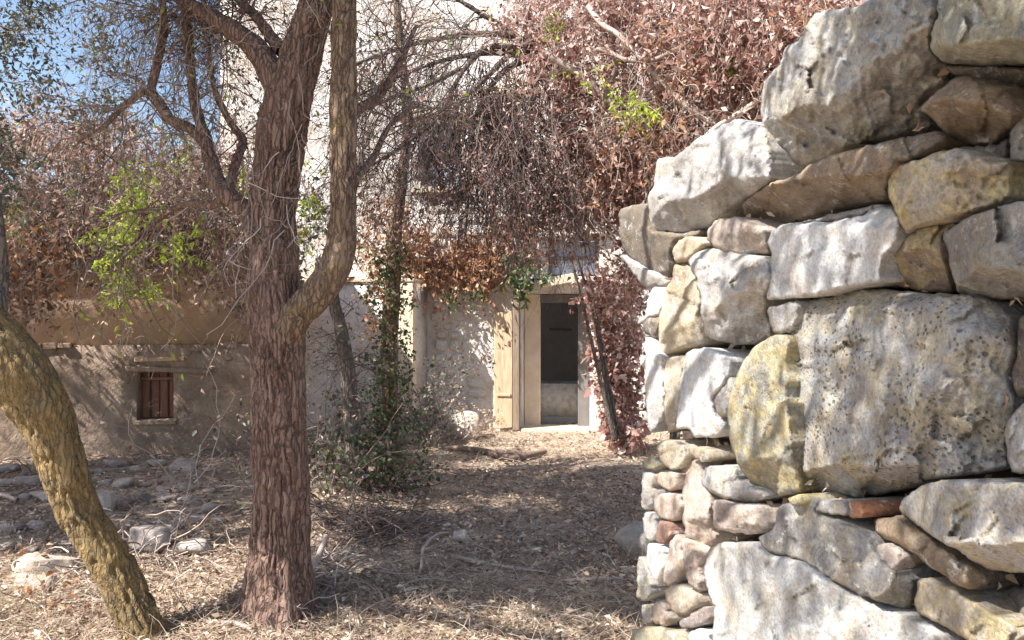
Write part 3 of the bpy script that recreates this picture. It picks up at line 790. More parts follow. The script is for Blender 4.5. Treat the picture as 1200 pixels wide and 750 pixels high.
# rubble stones showing in the front wall
protos = []
for k in range(8):
    r1 = 0.5 * (1 + rng.uniform(-0.16, 0.1, 9)); th = np.arange(9) / 9 * 2 * np.pi
    ring = np.stack([np.sign(np.cos(th)) * np.abs(np.cos(th))**0.7 * r1, np.sign(np.sin(th)) * np.abs(np.sin(th))**0.7 * r1], 1)
    V = [(x, 0, z) for x, z in ring] + [(x * 0.72 + rng.normal(0, 0.03), 0.75 + rng.uniform(-0.15, 0.25), z * 0.72 + rng.normal(0, 0.03)) for x, z in ring] + [(rng.normal(0, 0.06), 1.0, rng.normal(0, 0.06))]
    Fs = []
    for i in range(9):
        j = (i + 1) % 9
        Fs += [(i, 9 + i, 9 + j, j), (9 + i, 18, 9 + j)]
    me = bpy.data.meshes.new('stone'); me.from_pydata(V, [], Fs); me.update(); me.materials.append(M['whitestone'])
    protos.append(me)
rotF = math.atan2(FU[1], FU[0])
nst = 0
z = 0.03
while z < 3.5:
    h = rng.uniform(0.11, 0.20)
    u = -1.72 + rng.uniform(0, 0.1)
    while u < 1.5:
        w = rng.uniform(0.14, 0.36)
        uc, zc = u + w / 2, z + h / 2
        bad = any(uc + w / 2 > hh[0] - 0.12 and uc - w / 2 < hh[1] + 0.1 and zc + h / 2 > hh[2] - 0.12 and zc - h / 2 < hh[3] + 0.2 for hh in HOLES)
        bad |= (-0.80 < uc + w / 2 and uc - w / 2 < -0.33 and zc < 2.0)
        if not bad and nst < 230:
            o = bpy.data.objects.new('stone', protos[rng.integers(0, 8)])
            o.parent = house
            o.location = Vector(fp(uc, -0.004, zc) - FO)
            o.rotation_euler = (0, rng.normal(0, 0.08), rotF + math.pi)
            o.scale = (w * 0.97, rng.uniform(0.025, 0.065), h * 0.97)
            col.objects.link(o); nst += 1
        u += w
    z += h
# pale trough in the room
tr = thing('trough', fp(0.1, -1.1, 0), 'pale square trough inside the dark doorway', 'trough')
tv, tf = wall_with_holes(lambda u, n, z: fp(u, -1.1 + (z - 0.3), n), [-0.30, 0.42], [0.0, 0.6], [(-0.24, 0.36, 0.06, 0.54)], 0.12, 0.62)
make('basin', tv, tf, M['whitestone'], tr)
V, Fs = boxf(fp, -0.30, 0.42, -1.4, -0.8, 0.012, 0.118)
make('plinth', V, Fs, M['room'], tr)

# ------------------------------------------------------------------ adobe outbuilding on the left
LA = np.array([-5.9, 8.55, 0.0]); LU = np.array([0.985, 0.17, 0.0]); LU /= np.linalg.norm(LU); LN = np.array([LU[1], -LU[0], 0.0])
def lp(u, n, z): return LA + LU * u + LN * n + np.array([0, 0, z])
def lhit(px, py):
    k = (px - CX) / F
    d = (LA[:2] @ LN[:2]) / (k * LN[0] + LN[1])
    w = W(px, py, d)
    return (w - LA) @ LU, w[2]
shed = thing('adobe_shed', lp(2, 0, 0), 'old adobe outbuilding with a tiny barred window behind the trees', 'outbuilding')
u0, z1 = lhit(162, 436); u1, z0 = lhit(205, 491)
ht = [(u0, u1, z0, z1)]
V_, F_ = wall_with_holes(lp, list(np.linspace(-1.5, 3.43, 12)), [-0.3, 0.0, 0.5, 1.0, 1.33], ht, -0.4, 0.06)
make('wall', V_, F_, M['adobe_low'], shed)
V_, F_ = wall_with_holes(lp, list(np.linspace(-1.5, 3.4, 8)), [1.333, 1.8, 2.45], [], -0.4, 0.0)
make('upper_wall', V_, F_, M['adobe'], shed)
def lbox(name, a0, a1, n0, n1, b0, b1, mat, parent=shed, tilt=0.0):
    V, Fs = boxf(lp, a0, a1, n0, n1, b0, b1, tilt)
    return make(name, V, Fs, mat, parent)
wv = lbox('window', u0 - 0.01, u1 + 0.01, -0.26, -0.2, z0 - 0.01, z1 + 0.01, M['room'])
wd = u1 - u0
for k in range(4):
    lbox('board', u0 + 0.004 + k * wd / 4, u0 + (k + 1) * wd / 4 - 0.006, -0.16 - 0.02 * (k % 2), -0.12 - 0.02 * (k % 2), z0 + 0.005, z1 - 0.005, M['shutter'], wv)
lbox('bar', u0 + 0.003, u1 - 0.003, -0.10, -0.07, z1 - 0.10, z1 - 0.06, M['shutter'], wv)
lbox('lintel', u0 - 0.10, u1 + 0.40, -0.05, 0.13, z1 + 0.02, z1 + 0.07, M['wood'], tilt=-0.045)
lbox('lintel', u0 - 0.02, u1 + 0.12, 0.0, 0.10, z1 + 0.11, z1 + 0.16, M['adobe'], tilt=0.02)
lbox('sill', u0 - 0.03, u1 + 0.03, 0.0, 0.09, z0 - 0.05, z0 - 0.002, M['adobe_low'])
# crumbling ledge where the lower wall is thicker
u = -1.4
while u < 3.25:
    w = rng.uniform(0.05, 0.22)
    if rng.uniform() < 0.6 and not (u0 - 0.5 < u < u1 + 0.2):
        lbox('stone', u, u + w - 0.01, -0.02, rng.uniform(0.05, 0.11), 1.30 + rng.uniform(-0.03, 0.01), 1.337 + rng.uniform(0.0, 0.03), M['adobe_low'])
    u += w
rv = np.array([lp(-1.7, 0.2, 2.45), lp(3.5, 0.2, 2.45), lp(3.5, -1.9, 2.75), lp(-1.7, -1.9, 2.75), lp(-1.7, 0.2, 2.55), lp(3.5, 0.2, 2.55), lp(3.5, -1.9, 2.85), lp(-1.7, -1.9, 2.85)])
make('roof', rv, [(0, 1, 2, 3), (4, 7, 6, 5), (0, 4, 5, 1), (1, 5, 6, 2), (2, 6, 7, 3), (3, 7, 4, 0)], M['tile'], shed)
sv = np.array([lp(3.0, -0.403, -0.3), lp(3.4, -0.403, -0.3), lp(3.4, -1.8, -0.3), lp(3.0, -1.8, -0.3), lp(3.0, -0.403, 2.45), lp(3.4, -0.403, 2.45), lp(3.4, -1.8, 2.7), lp(3.0, -1.8, 2.7)])
make('side_wall', sv, [(0, 3, 2, 1), (4, 5, 6, 7), (0, 1, 5, 4), (1, 2, 6, 5), (2, 3, 7, 6), (3, 0, 4, 7)], M['adobe'], shed)

# ------------------------------------------------------------------ trees
def px_line(spec, n):
    rows = []
    for px, py, d, r in spec:
        w = W(px, py, d); rows.append([*w, r / F * d])
    c = resample(rows, n)
    return c[:, :3], c[:, 3]

def twiggery(parent, seeds, mat, n1, n2, n3, rng, lr1=(0.5, 1.2), lr2=(0.25, 0.6), lr3=(0.12, 0.3), droop=0.06, wob=0.28, name='twigs', up=0.1, rscale=0.45, t0=0.3, spread=1.0, rmax=0.02):
    """three orders of twigs off the seed limbs, one part of kind stuff; returns the finest centre lines"""
    parts = []
    PP = np.stack([resample(p, 8) for p, r in seeds]); RR = np.stack([np.minimum(np.interp(np.linspace(0, 1, 8), np.linspace(0, 1, len(r)), r), rmax) for p, r in seeds])
    A, RA = sprout(PP, RR, n1, rng, lr1, 9, wob, droop, rscale, spread, t0, up)
    B, RB = sprout(A, RA, n2, rng, lr2, 7, wob, droop * 1.3, 0.6, spread, 0.1, up)
    C, RC = sprout(B, RB, n3, rng, lr3, 5, wob, droop * 1.5, 0.65, spread, 0.1, up * 0.5)
    parts = [tubes(A, RA, 5), tubes(B, RB, 4), tubes(C, RC, 3)]
    V, Fq = merge(parts)
    make(name, V, Fq, mat, parent, kind='stuff')
    return A, B, C

def foliage(parent, lines, n, size, mat, rng, jit=0.03, droop=0.5, width=0.42, name='foliage', t0=0.15):
    C = at_lines(lines, n, rng, jit, t0)
    V, T = leaves(C, np.full(n, size), rng, droop, width)
    return make(name, V, T, mat, parent, kind='stuff')

# main tree, reddish bark, in front of everything at the left of the path
TD = 4.4
gz = float(ground_z(np.array([-1.26]), np.array([TD]))[0])
tree = thing('tree', (W(327, 720, TD)[0], TD, gz), 'big forked tree with reddish fissured bark standing beside the path', 'tree')
(v, q), trunk_c = limb_from_pixels([(327,735,4.4,37),(328,700,4.4,36),(328,650,4.4,33.5),(329,560,4.4,33),(327,470,4.4,32.5),(325,400,4.4,32.5),(322,340,4.4,30),(321,280,4.42,28),(322,220,4.44,28),(330,150,4.46,29),(345,90,4.48,26),(360,40,4.5,22),(371,0,4.5,20),(385,-80,4.55,20),(400,-200,4.6,15)], 420, 150, 0.017, 0.10)
make('trunk', v, q, M['bark'], tree, smooth=True)
limbs = []
def limb(parent, spec, n=120, sides=28, bark=0.008, mat='bark'):
    (v, q), c = limb_from_pixels(spec, n, sides, bark)
    make('limb', v, q, M[mat], parent, smooth=True)
    limbs.append((c[:, :3], c[:, 3]))
    return c
limb(tree, [(322,410,4.36,20),(345,372,4.33,20),(372,342,4.30,19),(394,308,4.30,19),(402,260,4.3,16.5),(402,180,4.32,16),(402,90,4.34,15.5),(403,0,4.36,15),(405,-90,4.4,14),(400,-190,4.5,9)], 200, 48, 0.010, 'barkm')
limb(tree, [(318,300,4.42,14),(300,268,4.45,12),(288,248,4.5,11),(256,216,4.6,10),(240,160,4.7,8),(228,118,4.8,7),(220,40,4.9,6),(214,-40,5.0,4)])
limb(tree, [(342,130,4.46,18),(318,86,4.5,16),(302,60,4.55,14),(280,40,4.6,12),(240,16,4.7,10),(205,-6,4.8,8),(150,-40,5.0,5)])
limb(tree, [(240,165,4.7,7),(222,150,4.75,6),(200,140,4.8,6),(176,108,4.9,5),(150,120,5.0,4),(120,150,5.1,3),(90,165,5.2,2)])
limb(tree, [(268,225,4.55,6),(276,190,4.7,5.5),(284,165,4.8,5),(268,140,4.9,4),(250,100,5.0,4),(244,50,5.05,3),(240,0,5.1,2)])
limb(tree, [(176,108,4.9,5),(185,70,4.9,5),(192,30,4.9,4),(190,-20,4.95,3)])
limb(tree, [(404,150,4.33,8),(420,128,4.5,6),(446,110,4.7,5),(470,70,4.8,4),(488,30,4.9,2.5)], 60, 14, 0.005, 'bark')
limb(tree, [(400,225,4.32,7),(420,205,4.5,5),(440,180,4.7,4),(455,150,4.8,3),(486,120,4.9,2)], 60, 14, 0.005, 'bark')
limb(tree, [(330,60,4.5,8),(300,20,4.7,6),(270,-10,4.9,4)], 60, 14, 0.005, 'bark')
limb(tree, [(268,225,4.55,6),(250,240,4.6,5),(215,240,4.7,4),(180,262,4.8,3),(140,300,4.8,2)], 60, 14, 0.005, 'bark')
tl = limbs[1:]
rt = np.random.default_rng(5)
A, B, C = twiggery(tree, tl, M['twig'], 150, 1000, 3200, rt, (0.35, 1.1), (0.2, 0.55), (0.08, 0.28), droop=0.10, rmax=0.014)
A2, B2, C2 = twiggery(tree, tl[:2] + tl[3:5], M['twigpale'], 60, 360, 1100, rt, (0.4, 1.2), (0.2, 0.5), (0.08, 0.25), droop=0.22, rmax=0.010, name='hanging_twigs', up=-0.1)
foliage(tree, C, 1500, 0.035, M['leafgrey'], rt, 0.02)
foliage(tree, C, 2600, 0.034, M['leafbrown'], rt, 0.02, name='dry_foliage')
foliage(tree, B, 420, 0.04, M['leaflime'], rt, 0.02, name='fresh_foliage')
# pale climbing stems hanging down over the trunk
P = []
for k in range(46):
    t = rt.uniform(0.45, 0.98); i = int(t * 419)
    th = rt.uniform(math.pi * 0.9, math.pi * 2.1)
    r = trunk_c[i, 3]
    s = trunk_c[i, :3] + np.array([math.cos(th) * r, -abs(math.sin(th)) * r - 0.02, 0])
    P.append(s)
P = np.array(P)
dd = np.tile(np.array([[0.0, -0.05, -1.0]]), (len(P), 1)) + rt.normal(size=(len(P), 3)) * 0.35
Q = walk(P, dd, rt.uniform(0.2, 0.8, len(P)), 10, rt, 0.3, 0.05)
v, q = tubes(Q, np.full((len(P), 10), 0.0035) * np.linspace(1, 0.4, 10)[None], 4)
Q2, R2 = sprout(Q, np.full((len(P), 10), 0.003), 120, rt, (0.06, 0.2), 6, 0.35, 0.05)
v2, q2 = tubes(Q2, R2, 3)
V, Fq = merge([(v, q), (v2, q2)])
make('climber_stems', V, Fq, M['twigpale'], tree, kind='stuff')
# high crown of the main tree, above the picture: shades the path
hi = []
for k in range(24):
    e = np.array([rt.uniform(-4.8, -2.6), rt.uniform(2.9, 6.3), rt.uniform(4.3, 5.2)])
    s = trunk_c[-1, :3] if k % 2 else np.array([-1.1, 4.5, 3.9])
    m = (s + e) / 2 + np.array([0, 0, 0.3]) + rt.normal(size=3) * 0.15
    p = resample(np.array([s, m, e]), 20)
    r = np.linspace(0.05, 0.015, 20)
    hi.append((p, r))
v, q = tubes(np.stack([p for p, r in hi]), np.stack([r for p, r in hi]), 8)
make('crown_limbs', v, q, M['bark'], tree, smooth=True, kind='stuff')
A, B, C = twiggery(tree, hi, M['twig'], 110, 500, 1500, rt, (0.4, 0.9), (0.2, 0.5), (0.1, 0.3), rmax=0.02, name='crown_twigs')
foliage(tree, C, 30000, 0.09, M['leafgrey'], rt, 0.05, name='crown_foliage')

# leaning lichen-yellow tree at the left edge
gz = float(ground_z(np.array([-1.85]), np.array([4.1]))[0])
ltree = thing('leaning_tree', (W(178, 760, 4.1)[0], 4.1, gz), 'leaning tree with yellow lichen bark at the left edge', 'tree')
(v, q), lc = limb_from_pixels([(186,800,4.1,27),(168,740,4.1,25),(150,702,4.1,24),(132,667,4.1,24),(108,625,4.08,24),(86,583,4.05,25),(64,515,4.0,28),(44,472,3.95,32),(14,432,3.9,37),(-30,388,3.85,39),(-90,330,3.8,36),(-170,250,3.75,30),(-230,170,3.7,24)], 260, 72, 0.014)
make('trunk', v, q, M['barky'], ltree, smooth=True)
limbs = []
limb(ltree, [(6,420,3.9,16),(-4,385,3.95,11),(0,345,4.0,8),(2,300,4.0,7),(-3,255,4.0,7),(-12,190,4.05,6),(-20,120,4.1,5)], 90, 24, 0.008, 'barkg')
lhi = []
for (a, b, c) in [((-3.2, 3.7, 2.4), (-2.5, 3.0, 3.5), (-0.9, 1.9, 4.1)), ((-3.2, 3.7, 2.4), (-2.6, 2.4, 3.6), (-1.3, 1.0, 4.3)), ((-3.2, 3.7, 2.4), (-3.2, 3.6, 3.5), (-2.9, 3.9, 4.7)),
                  ((-3.2, 3.7, 2.4), (-2.8, 3.5, 3.4), (-1.8, 2.9, 4.5)), ((-3.2, 3.7, 2.4), (-3.0, 3.3, 3.3), (-2.4, 3.3, 4.3)), ((-2.5, 3.0, 3.5), (-1.5, 2.0, 4.0), (-0.2, 0.7, 4.3)), ((-2.5, 3.0, 3.5), (-1.7, 2.6, 4.0), (-0.6, 2.4, 4.4))]:
    p = resample(np.array([a, b, c], float), 24); lhi.append((p, np.linspace(0.06, 0.02, 24)))
v, q = tubes(np.stack([p for p, r in lhi]), np.stack([r for p, r in lhi]), 8)
make('crown_limbs', v, q, M['barkg'], ltree, smooth=True, kind='stuff')
A, B, C = twiggery(ltree, lhi, M['twig'], 40, 140, 300, rt, (0.4, 0.8), (0.2, 0.5), (0.1, 0.3), rmax=0.02, name='crown_twigs')
foliage(ltree, C, 500, 0.07, M['leafgrey'], rt, 0.04, name='crown_foliage')
def clump(parent, a, b, rad, n, size, mat, rng, name='shade_clump'):  # leaf mass added out of view to cast shade
    """twiggy leaf mass between two points"""
    m = max(6, n // 14)
    t = rng.uniform(0, 1, (m, 1))
    S = np.array(a) * (1 - t) + np.array(b) * t + rng.normal(size=(m, 3)) * rad
    P = walk(S, rng.normal(size=(m, 3)), rng.uniform(0.2, 0.5, m), 6, rng, 0.3, 0.08)
    C = at_lines(P, n, rng, 0.04, 0.0)
    V, T = leaves(C, np.full(n, size), rng, 0.4, 0.42)
    VV, FF = merge([tubes(P, np.tile(np.linspace(0.004, 0.002, 6), (m, 1)), 3), (V, T)])
    make(name, VV, FF, M[mat], parent, kind='stuff')
clump(ltree, (-2.5, 3.6, 4.3), (-4.2, 2.6, 4.4), 0.19, 2400, 0.08, 'leafgrey', rt)  # added out of view to shade the main trunk
clump(ltree, (-0.95, 0.5, 4.2), (-0.15, 1.05, 4.25), 0.15, 1500, 0.08, 'leafgrey', rt)  # added out of view to shade the upper right of the wall
SN = SUN / np.linalg.norm(SUN)
for (px, py, rad, n, zc) in [(1055, 60, 0.07, 160, 4.3), (1070, 120, 0.06, 120, 4.4), (1150, 30, 0.08, 200, 4.3), (1130, 130, 0.09, 220, 4.5), (990, 225, 0.05, 90, 4.4), (1160, 300, 0.08, 170, 4.4), (1085, 310, 0.05, 90, 4.3),
                         (1140, 400, 0.09, 200, 4.6), (1120, 500, 0.10, 220, 4.5), (1000, 400, 0.035, 55, 4.9), (955, 400, 0.03, 40, 5.0), (990, 640, 0.07, 90, 4.9), (1100, 600, 0.05, 60, 5.0), (905, 700, 0.05, 60, 5.0),
                         (1010, 720, 0.06, 70, 4.8), (880, 320, 0.05, 60, 4.6), (870, 200, 0.06, 80, 4.6), (925, 300, 0.02, 22, 5.0), (985, 300, 0.02, 22, 5.2), (1120, 690, 0.05, 60, 4.9), (895, 560, 0.05, 60, 4.8), (850, 470, 0.04, 40, 4.6)]:
    w = W(px, py, float(wall_depth(px)))
    q_ = w + SN * (zc - w[2]) / SN[2]
    clump(ltree, q_ - 0.05, q_ + 0.05, rad, n, 0.08, 'leafgrey', rt)  # unseen leaves added up the sun ray to shade chosen spots of the wall

# leafy grey-green tree whose crown comes in at the upper left
gtree = thing('leafy_tree', (-6.6, 7.0, 0), 'grey green leafy tree reaching in at the upper left corner', 'tree')
tp = resample(np.array([(-6.6, 7.0, -0.1, 0.2), (-6.5, 7.0, 1.5, 0.17), (-6.7, 6.9, 3.0, 0.13), (-6.5, 6.8, 4.6, 0.08)], float), 60)
v, q = bark_tube(tp[:, :3], tp[:, 3], 24, 0.01)
make('trunk', v, q, M['barkg'], gtree, smooth=True)
gl = []
for k in range(34):
    s = tp[rt.integers(24, 60), :3]
    e = np.array([rt.uniform(-9.0, -5.2), rt.uniform(3.9, 7.4), rt.uniform(3.0, 5.6)])
    gl.append((resample(np.array([s, (s + e) / 2 + np.array([0, 0, 0.35]), e]), 20), np.linspace(0.05, 0.012, 20)))
for (px, py, d) in [(12, 60, 6.6), (5, 120, 6.4), (130, 15, 6.8), (160, 5, 6.5), (15, 190, 6.6)]:
    s = np.array([-5.0, 6.8, 4.4]); e = W(px, py, d)
    gl.append((resample(np.array([s, (s + e) / 2 + np.array([0, 0, 0.3]), e]), 20), np.linspace(0.03, 0.008, 20)))
v, q = tubes(np.stack([p for p, r in gl]), np.stack([r for p, r in gl]), 6)
make('crown_limbs', v, q, M['barkg'], gtree, smooth=True, kind='stuff')
A, B, C = twiggery(gtree, gl, M['twig'], 220, 900, 3000, rt, (0.3, 0.8), (0.2, 0.5), (0.1, 0.3), rmax=0.015, droop=0.12)
foliage(gtree, C, 36000, 0.055, M['leafgrey'], rt, 0.05)

for k in range(26):
    px, py = [(x, y) for y in (575, 600, 628) for x in (-30, 10, 50, 90, 130, 170, 210, 250, 285)][k]
    d = HC * F / (py - CY)
    w = W(px, py, d)
    q_ = w + SN * (rt.uniform(4.5, 5.4) - w[2]) / SN[2]
    clump(gtree, q_ - np.array([0.25, 0, 0]), q_ + np.array([0.25, 0, 0]), 0.26, 420, 0.10, 'leafgrey', rt)  # unseen leaves added up the sun ray to shade the ground at left
for (px, py) in [(470,585),(540,575),(610,590),(690,580),(450,615),(520,620),(590,625),(660,615),(730,620),(440,655),(510,650),(580,660),(650,655),(720,650),(470,690),(540,700),(620,695),(690,700),(740,715),(600,560)]:
    d = HC * F / (py - CY)
    w = W(px, py, d)
    q_ = w + SN * (rt.uniform(4.6, 5.2) - w[2]) / SN[2]
    clump(tree, q_ - np.array([0.3, 0, 0]), q_ + np.array([0.3, 0, 0]), 0.17, 480, 0.10, 'leafgrey', rt)  # leaves added overhead, up the sun ray, to lay the shade band on the path

# ivy-clad small tree and dark leaning trunk between the shed and the door
def small_tree(name, spec, label, mat, n, sides, base, twigs=None, mt='twig'):
    w = W(*base)
    t = thing(name, (w[0], w[1], max(0.0, w[2])), label, 'tree')
    (v, q), c = limb_from_pixels(spec, n, sides, 0.008)
    make('trunk', v, q, M[mat], t, smooth=True)
    return t, (c[:, :3], c[:, 3])
ivy, ic = small_tree('ivy_tree', [(450,585,8.0,12),(455,540,8.0,11),(457,470,8.0,10),(456,400,8.0,10),(460,330,8.0,10),(464,270,8.0,8),(472,200,8.0,7),(478,140,8.0,6),(470,60,8.0,5),(462,-20,8.0,4)],
                     'slender tree wrapped in green ivy left of the doorway', 'barkm', 140, 24, (450, 560, 8.0))
A, B, C = twiggery(ivy, [ic], M['twigdark'], 60, 240, 700, rt, (0.4, 1.2), (0.2, 0.5), (0.1, 0.3), rmax=0.018, t0=0.4)
L_ = walk(np.array([ic[0][i] + np.array([rt.normal(0, 0.09), -0.09 + rt.normal(0, 0.05), 0]) for i in rt.integers(0, 70, 260)]), rt.normal(size=(260, 3)) * 0.5 + np.array([0, -0.1, -0.3]), rt.uniform(0.15, 0.4, 260), 6, rt, 0.3, 0.1)
foliage(ivy, L_, 1900, 0.045, M['leafgreen'], rt, 0.03, 0.5, 0.8, 'ivy_leaves')
foliage(ivy, L_, 900, 0.04, M['leafbrown'], rt, 0.03, 0.5, 0.6, 'dead_leaves')
foliage(ivy, C, 350, 0.05, M['leaforange'], rt, 0.04, 0.6)
dark, dc = small_tree('dark_tree', [(425,600,7.4,13),(416,560,7.4,11),(412,500,7.4,10),(408,440,7.4,9),(400,390,7.4,8),(390,345,7.4,7),(392,300,7.4,6),(410,240,7.5,5),(425,180,7.6,4)],
                      'thin dark leaning trunk behind the big tree', 'barkg', 120, 20, (425, 590, 7.4))
A, B, C = twiggery(dark, [dc], M['twigdark'], 46, 240, 700, rt, (0.3, 0.9), (0.2, 0.5), (0.1, 0.3), rmax=0.015)
foliage(dark, C, 500, 0.045, M['leafgrey'], rt, 0.04)

# dead weeping tree: arching limbs and a curtain of hanging twigs in front of the house
weep = thing('weeping_dead_tree', (1.35, 9.0, 0), 'dead tree with arching limbs and a curtain of hanging dark twigs', 'tree')
limbs = []
(v, q), c = limb_from_pixels([(792,535,9.0,6),(785,420,9.0,7),(765,300,8.8,7),(725,200,8.4,7),(670,110,7.8,7),(622,52,7.4,6)], 120, 20, 0.008)
make('trunk', v, q, M['barkg'], weep, smooth=True)
for spec in ([(628,58,7.45,4.8),(600,42,7.3,4.2),(560,40,7.2,3.6),(500,48,7.1,3.0),(440,66,7.0,2.4),(400,82,7.0,1.2)],
             [(628,70,7.5,4.2),(590,62,7.3,3.6),(540,66,7.2,3.0),(480,84,7.1,2.4),(420,112,7.0,1.2)],
             [(622,60,7.45,4.2),(575,55,7.2,3.6),(545,80,7.1,3.0),(520,130,7.0,2.4),(505,190,7.0,1.2)],
             [(630,64,7.45,4.8),(590,84,7.2,3.6),(560,130,7.1,3.0),(550,190,7.0,2.4),(548,260,7.0,1.2)],
             [(540,80,7.1,3.0),(500,100,7.0,2.4),(450,118,7.0,2.4),(410,140,7.0,1.8),(385,170,7.0,1.2)],
             [(634,66,7.5,4.2),(625,110,7.2,3.6),(612,170,7.1,3.0),(605,240,7.0,1.8)],
             [(634,90,7.5,4.2),(655,130,7.2,3.6),(668,200,7.1,3.0),(672,270,7.0,1.8)],
             [(610,45,7.4,3.6),(570,20,7.2,3.0),(520,-10,7.1,2.4),(470,-30,7.0,1.8)],
             [(600,60,7.3,3.6),(560,100,7.05,3.0),(500,150,6.95,2.4),(450,185,6.9,1.8),(410,205,6.9,1.2)]):
    limb(weep, spec, 70, 12, 0.004, 'barkg')
A, B, C = twiggery(weep, limbs, M['twigdark'], 340, 1400, 3600, rt, (0.4, 1.0), (0.2, 0.6), (0.1, 0.3), droop=0.2, rmax=0.016, up=-0.1, rscale=0.4)
st = np.array([W(rt.normal(588, 36), rt.uniform(70, 210), rt.uniform(6.9, 7.5)) for k in range(430)])
H = walk(st, np.tile([[0, 0, -1.0]], (430, 1)) + rt.normal(size=(430, 3)) * 0.5, rt.uniform(0.5, 1.3, 430), 12, rt, 0.22, 0.12)
v, q = tubes(H, np.tile(np.linspace(0.005, 0.0015, 12), (430, 1)), 3)
H2, R2 = sprout(H, np.tile(np.linspace(0.005, 0.0015, 12), (430, 1)), 1500, rt, (0.1, 0.3), 6, 0.3, 0.15)
V, Fq = merge([(v, q), tubes(H2, R2, 3)])
make('hanging_twigs', V, Fq, M['twigdark'], weep, kind='stuff')
foliage(weep, H2, 3500, 0.04, M['leafred'], rt, 0.03)

# ------------------------------------------------------------------ climbing vines
def vine(parent, blobs, mat, leaf, rng, stem_mat, name='foliage', width=0.5, K=8, lr=(0.25, 0.7), per=9, droop=0.18, r=0.003):
    """leafy strands through soft volumes: blobs of (px, py, depth, rx px, ry px, rd m, strands)"""
    S = []
    for (px, py, d, rx, ry, rd, n) in blobs:
        a = rng.normal(size=(n, 3)); a /= np.linalg.norm(a, axis=1, keepdims=True)
        a *= (rng.uniform(0.15, 1.0, (n, 1)))**0.5
        a[:, 2] = np.where(a[:, 2] > 0.35, -a[:, 2], a[:, 2])
        for k in range(n):
            S.append(W(px + a[k, 0] * rx, py + a[k, 1] * ry, d + a[k, 2] * rd))
    S = np.array(S); n = len(S)
    clump = fbm(S * 2.2, 3)
    keep = clump + rng.uniform(-0.35, 0.35, n) > -0.08
    S = S[keep]; n = len(S)
    P = walk(S, rng.normal(size=(n, 3)) + np.array([0, -0.2, -0.5]), rng.uniform(lr[0], lr[1], n), K, rng, 0.3, droop)
    make(name + '_stems', *tubes(P, np.tile(np.linspace(r, r * 0.4, K), (n, 1)), 3), stem_mat, parent, kind='stuff')
    m = n * per
    C = at_lines(P, m, rng, 0.03, 0.0)
    V, T = leaves(C, leaf * rng.uniform(0.55, 1.5, m)**1.2, rng, 0.7, width)
    make(name, V, T, mat, parent, kind='stuff')

rv_ = np.random.default_rng(21)
v1 = thing('dry_vine', W(860, 505, 8.6), 'huge mass of reddish brown dry vine hanging above the stone wall and doorway', 'vine')
vine(v1, [(690,40,7.4,110,90,0.7,900),(800,30,7.2,120,90,0.8,1100),(900,20,6.6,110,80,0.8,900),(720,150,7.6,90,90,0.7,900),(810,140,7.4,100,90,0.8,1000),(690,215,8.0,80,60,0.6,560),(775,260,7.8,60,70,0.6,500),(880,90,6.8,70,60,0.7,500),(620,200,8.2,60,90,0.4,260),(1000,10,6.4,110,70,0.8,500),(640,20,7.8,60,60,0.5,200),(738,330,8.6,30,60,0.4,220)], M['leafred'], 0.05, rv_, M['twigpale'], per=11)
vine(v1, [(950,15,5.9,60,26,0.3,60),(800,60,6.3,50,40,0.2,22),(762,140,6.6,22,26,0.2,26),(690,190,7.2,40,40,0.2,20)], M['leaforange'], 0.05, rv_, M['twigpale'], name='rusty_foliage', per=10)
vine(v1, [(515,165,7.3,42,70,0.3,110),(470,230,7.6,40,50,0.3,60),(450,80,7.2,50,50,0.3,50)], M['leafred'], 0.045, rv_, M['twig'], name='loose_sprays', per=9)
lms = []
for spec in ([(930,120,6.4,4),(860,70,6.6,5),(790,90,6.7,4),(740,130,6.8,3)], [(760,20,6.6,4),(720,80,6.8,4),(700,160,7.0,3),(690,240,7.2,3)], [(900,60,6.3,4),(830,40,6.4,4),(760,70,6.5,3),(700,60,6.8,3)],
             [(690,10,6.8,4),(740,60,6.6,3),(800,120,6.5,3),(850,150,6.4,3)], [(640,60,7.0,5),(690,100,7.0,4),(760,180,7.0,3),(770,240,7.1,3)], [(980,40,6.0,3),(900,110,6.1,3),(830,160,6.2,3),(800,190,6.3,2)]):
    p, r = px_line(spec, 30); lms.append((p + 0.05 * np.stack([fbm(p * 3, 2), fbm(p * 3 + 9, 2), fbm(p * 3 + 17, 2)], 1), r))
v, q = tubes(np.stack([p for p, r in lms]), np.stack([r for p, r in lms]), 6)
make('woody_stems', v, q, M['twigpale'], v1, smooth=True, kind='stuff')
twiggery(v1, lms, M['twigpale'], 60, 200, 300, rv_, (0.3, 0.8), (0.2, 0.4), (0.1, 0.2), rmax=0.008, spread=1.2)

def sprig(parent, px, py, d, rx, ry, n, size=0.05, mat='leaflime'):
    n = int(n * 2.3)
    S = np.array([W(px + rv_.normal(0, rx), py + rv_.normal(0, ry), d + rv_.normal(0, 0.05)) for k in range(max(3, n // 9))])
    P = walk(S, rv_.normal(size=S.shape) * 0.6 + np.array([0, -0.2, -0.4]), rv_.uniform(0.12, 0.34, len(S)), 5, rv_, 0.2, 0.1)
    v, q = tubes(P, np.full((len(S), 5), 0.002), 3)
    C = at_lines(P, n, rv_, 0.012, 0.0)
    V, T = leaves(C, np.full(n, size), rv_, 0.6, 0.42)
    VV, FF = merge([(v, q), (V, T)])
    o = make('green_sprig', VV, FF, M[mat], parent, kind='stuff')
    o['label'] = 'fresh lime green leaves in the dry growth'
sprig(v1, 742, 118, 6.4, 10, 12, 70, 0.05); sprig(v1, 684, 92, 6.8, 5, 4, 14, 0.045); sprig(v1, 855, 76, 6.2, 4, 4, 10, 0.045); sprig(v1, 645, 18, 7.0, 8, 8, 24, 0.05)

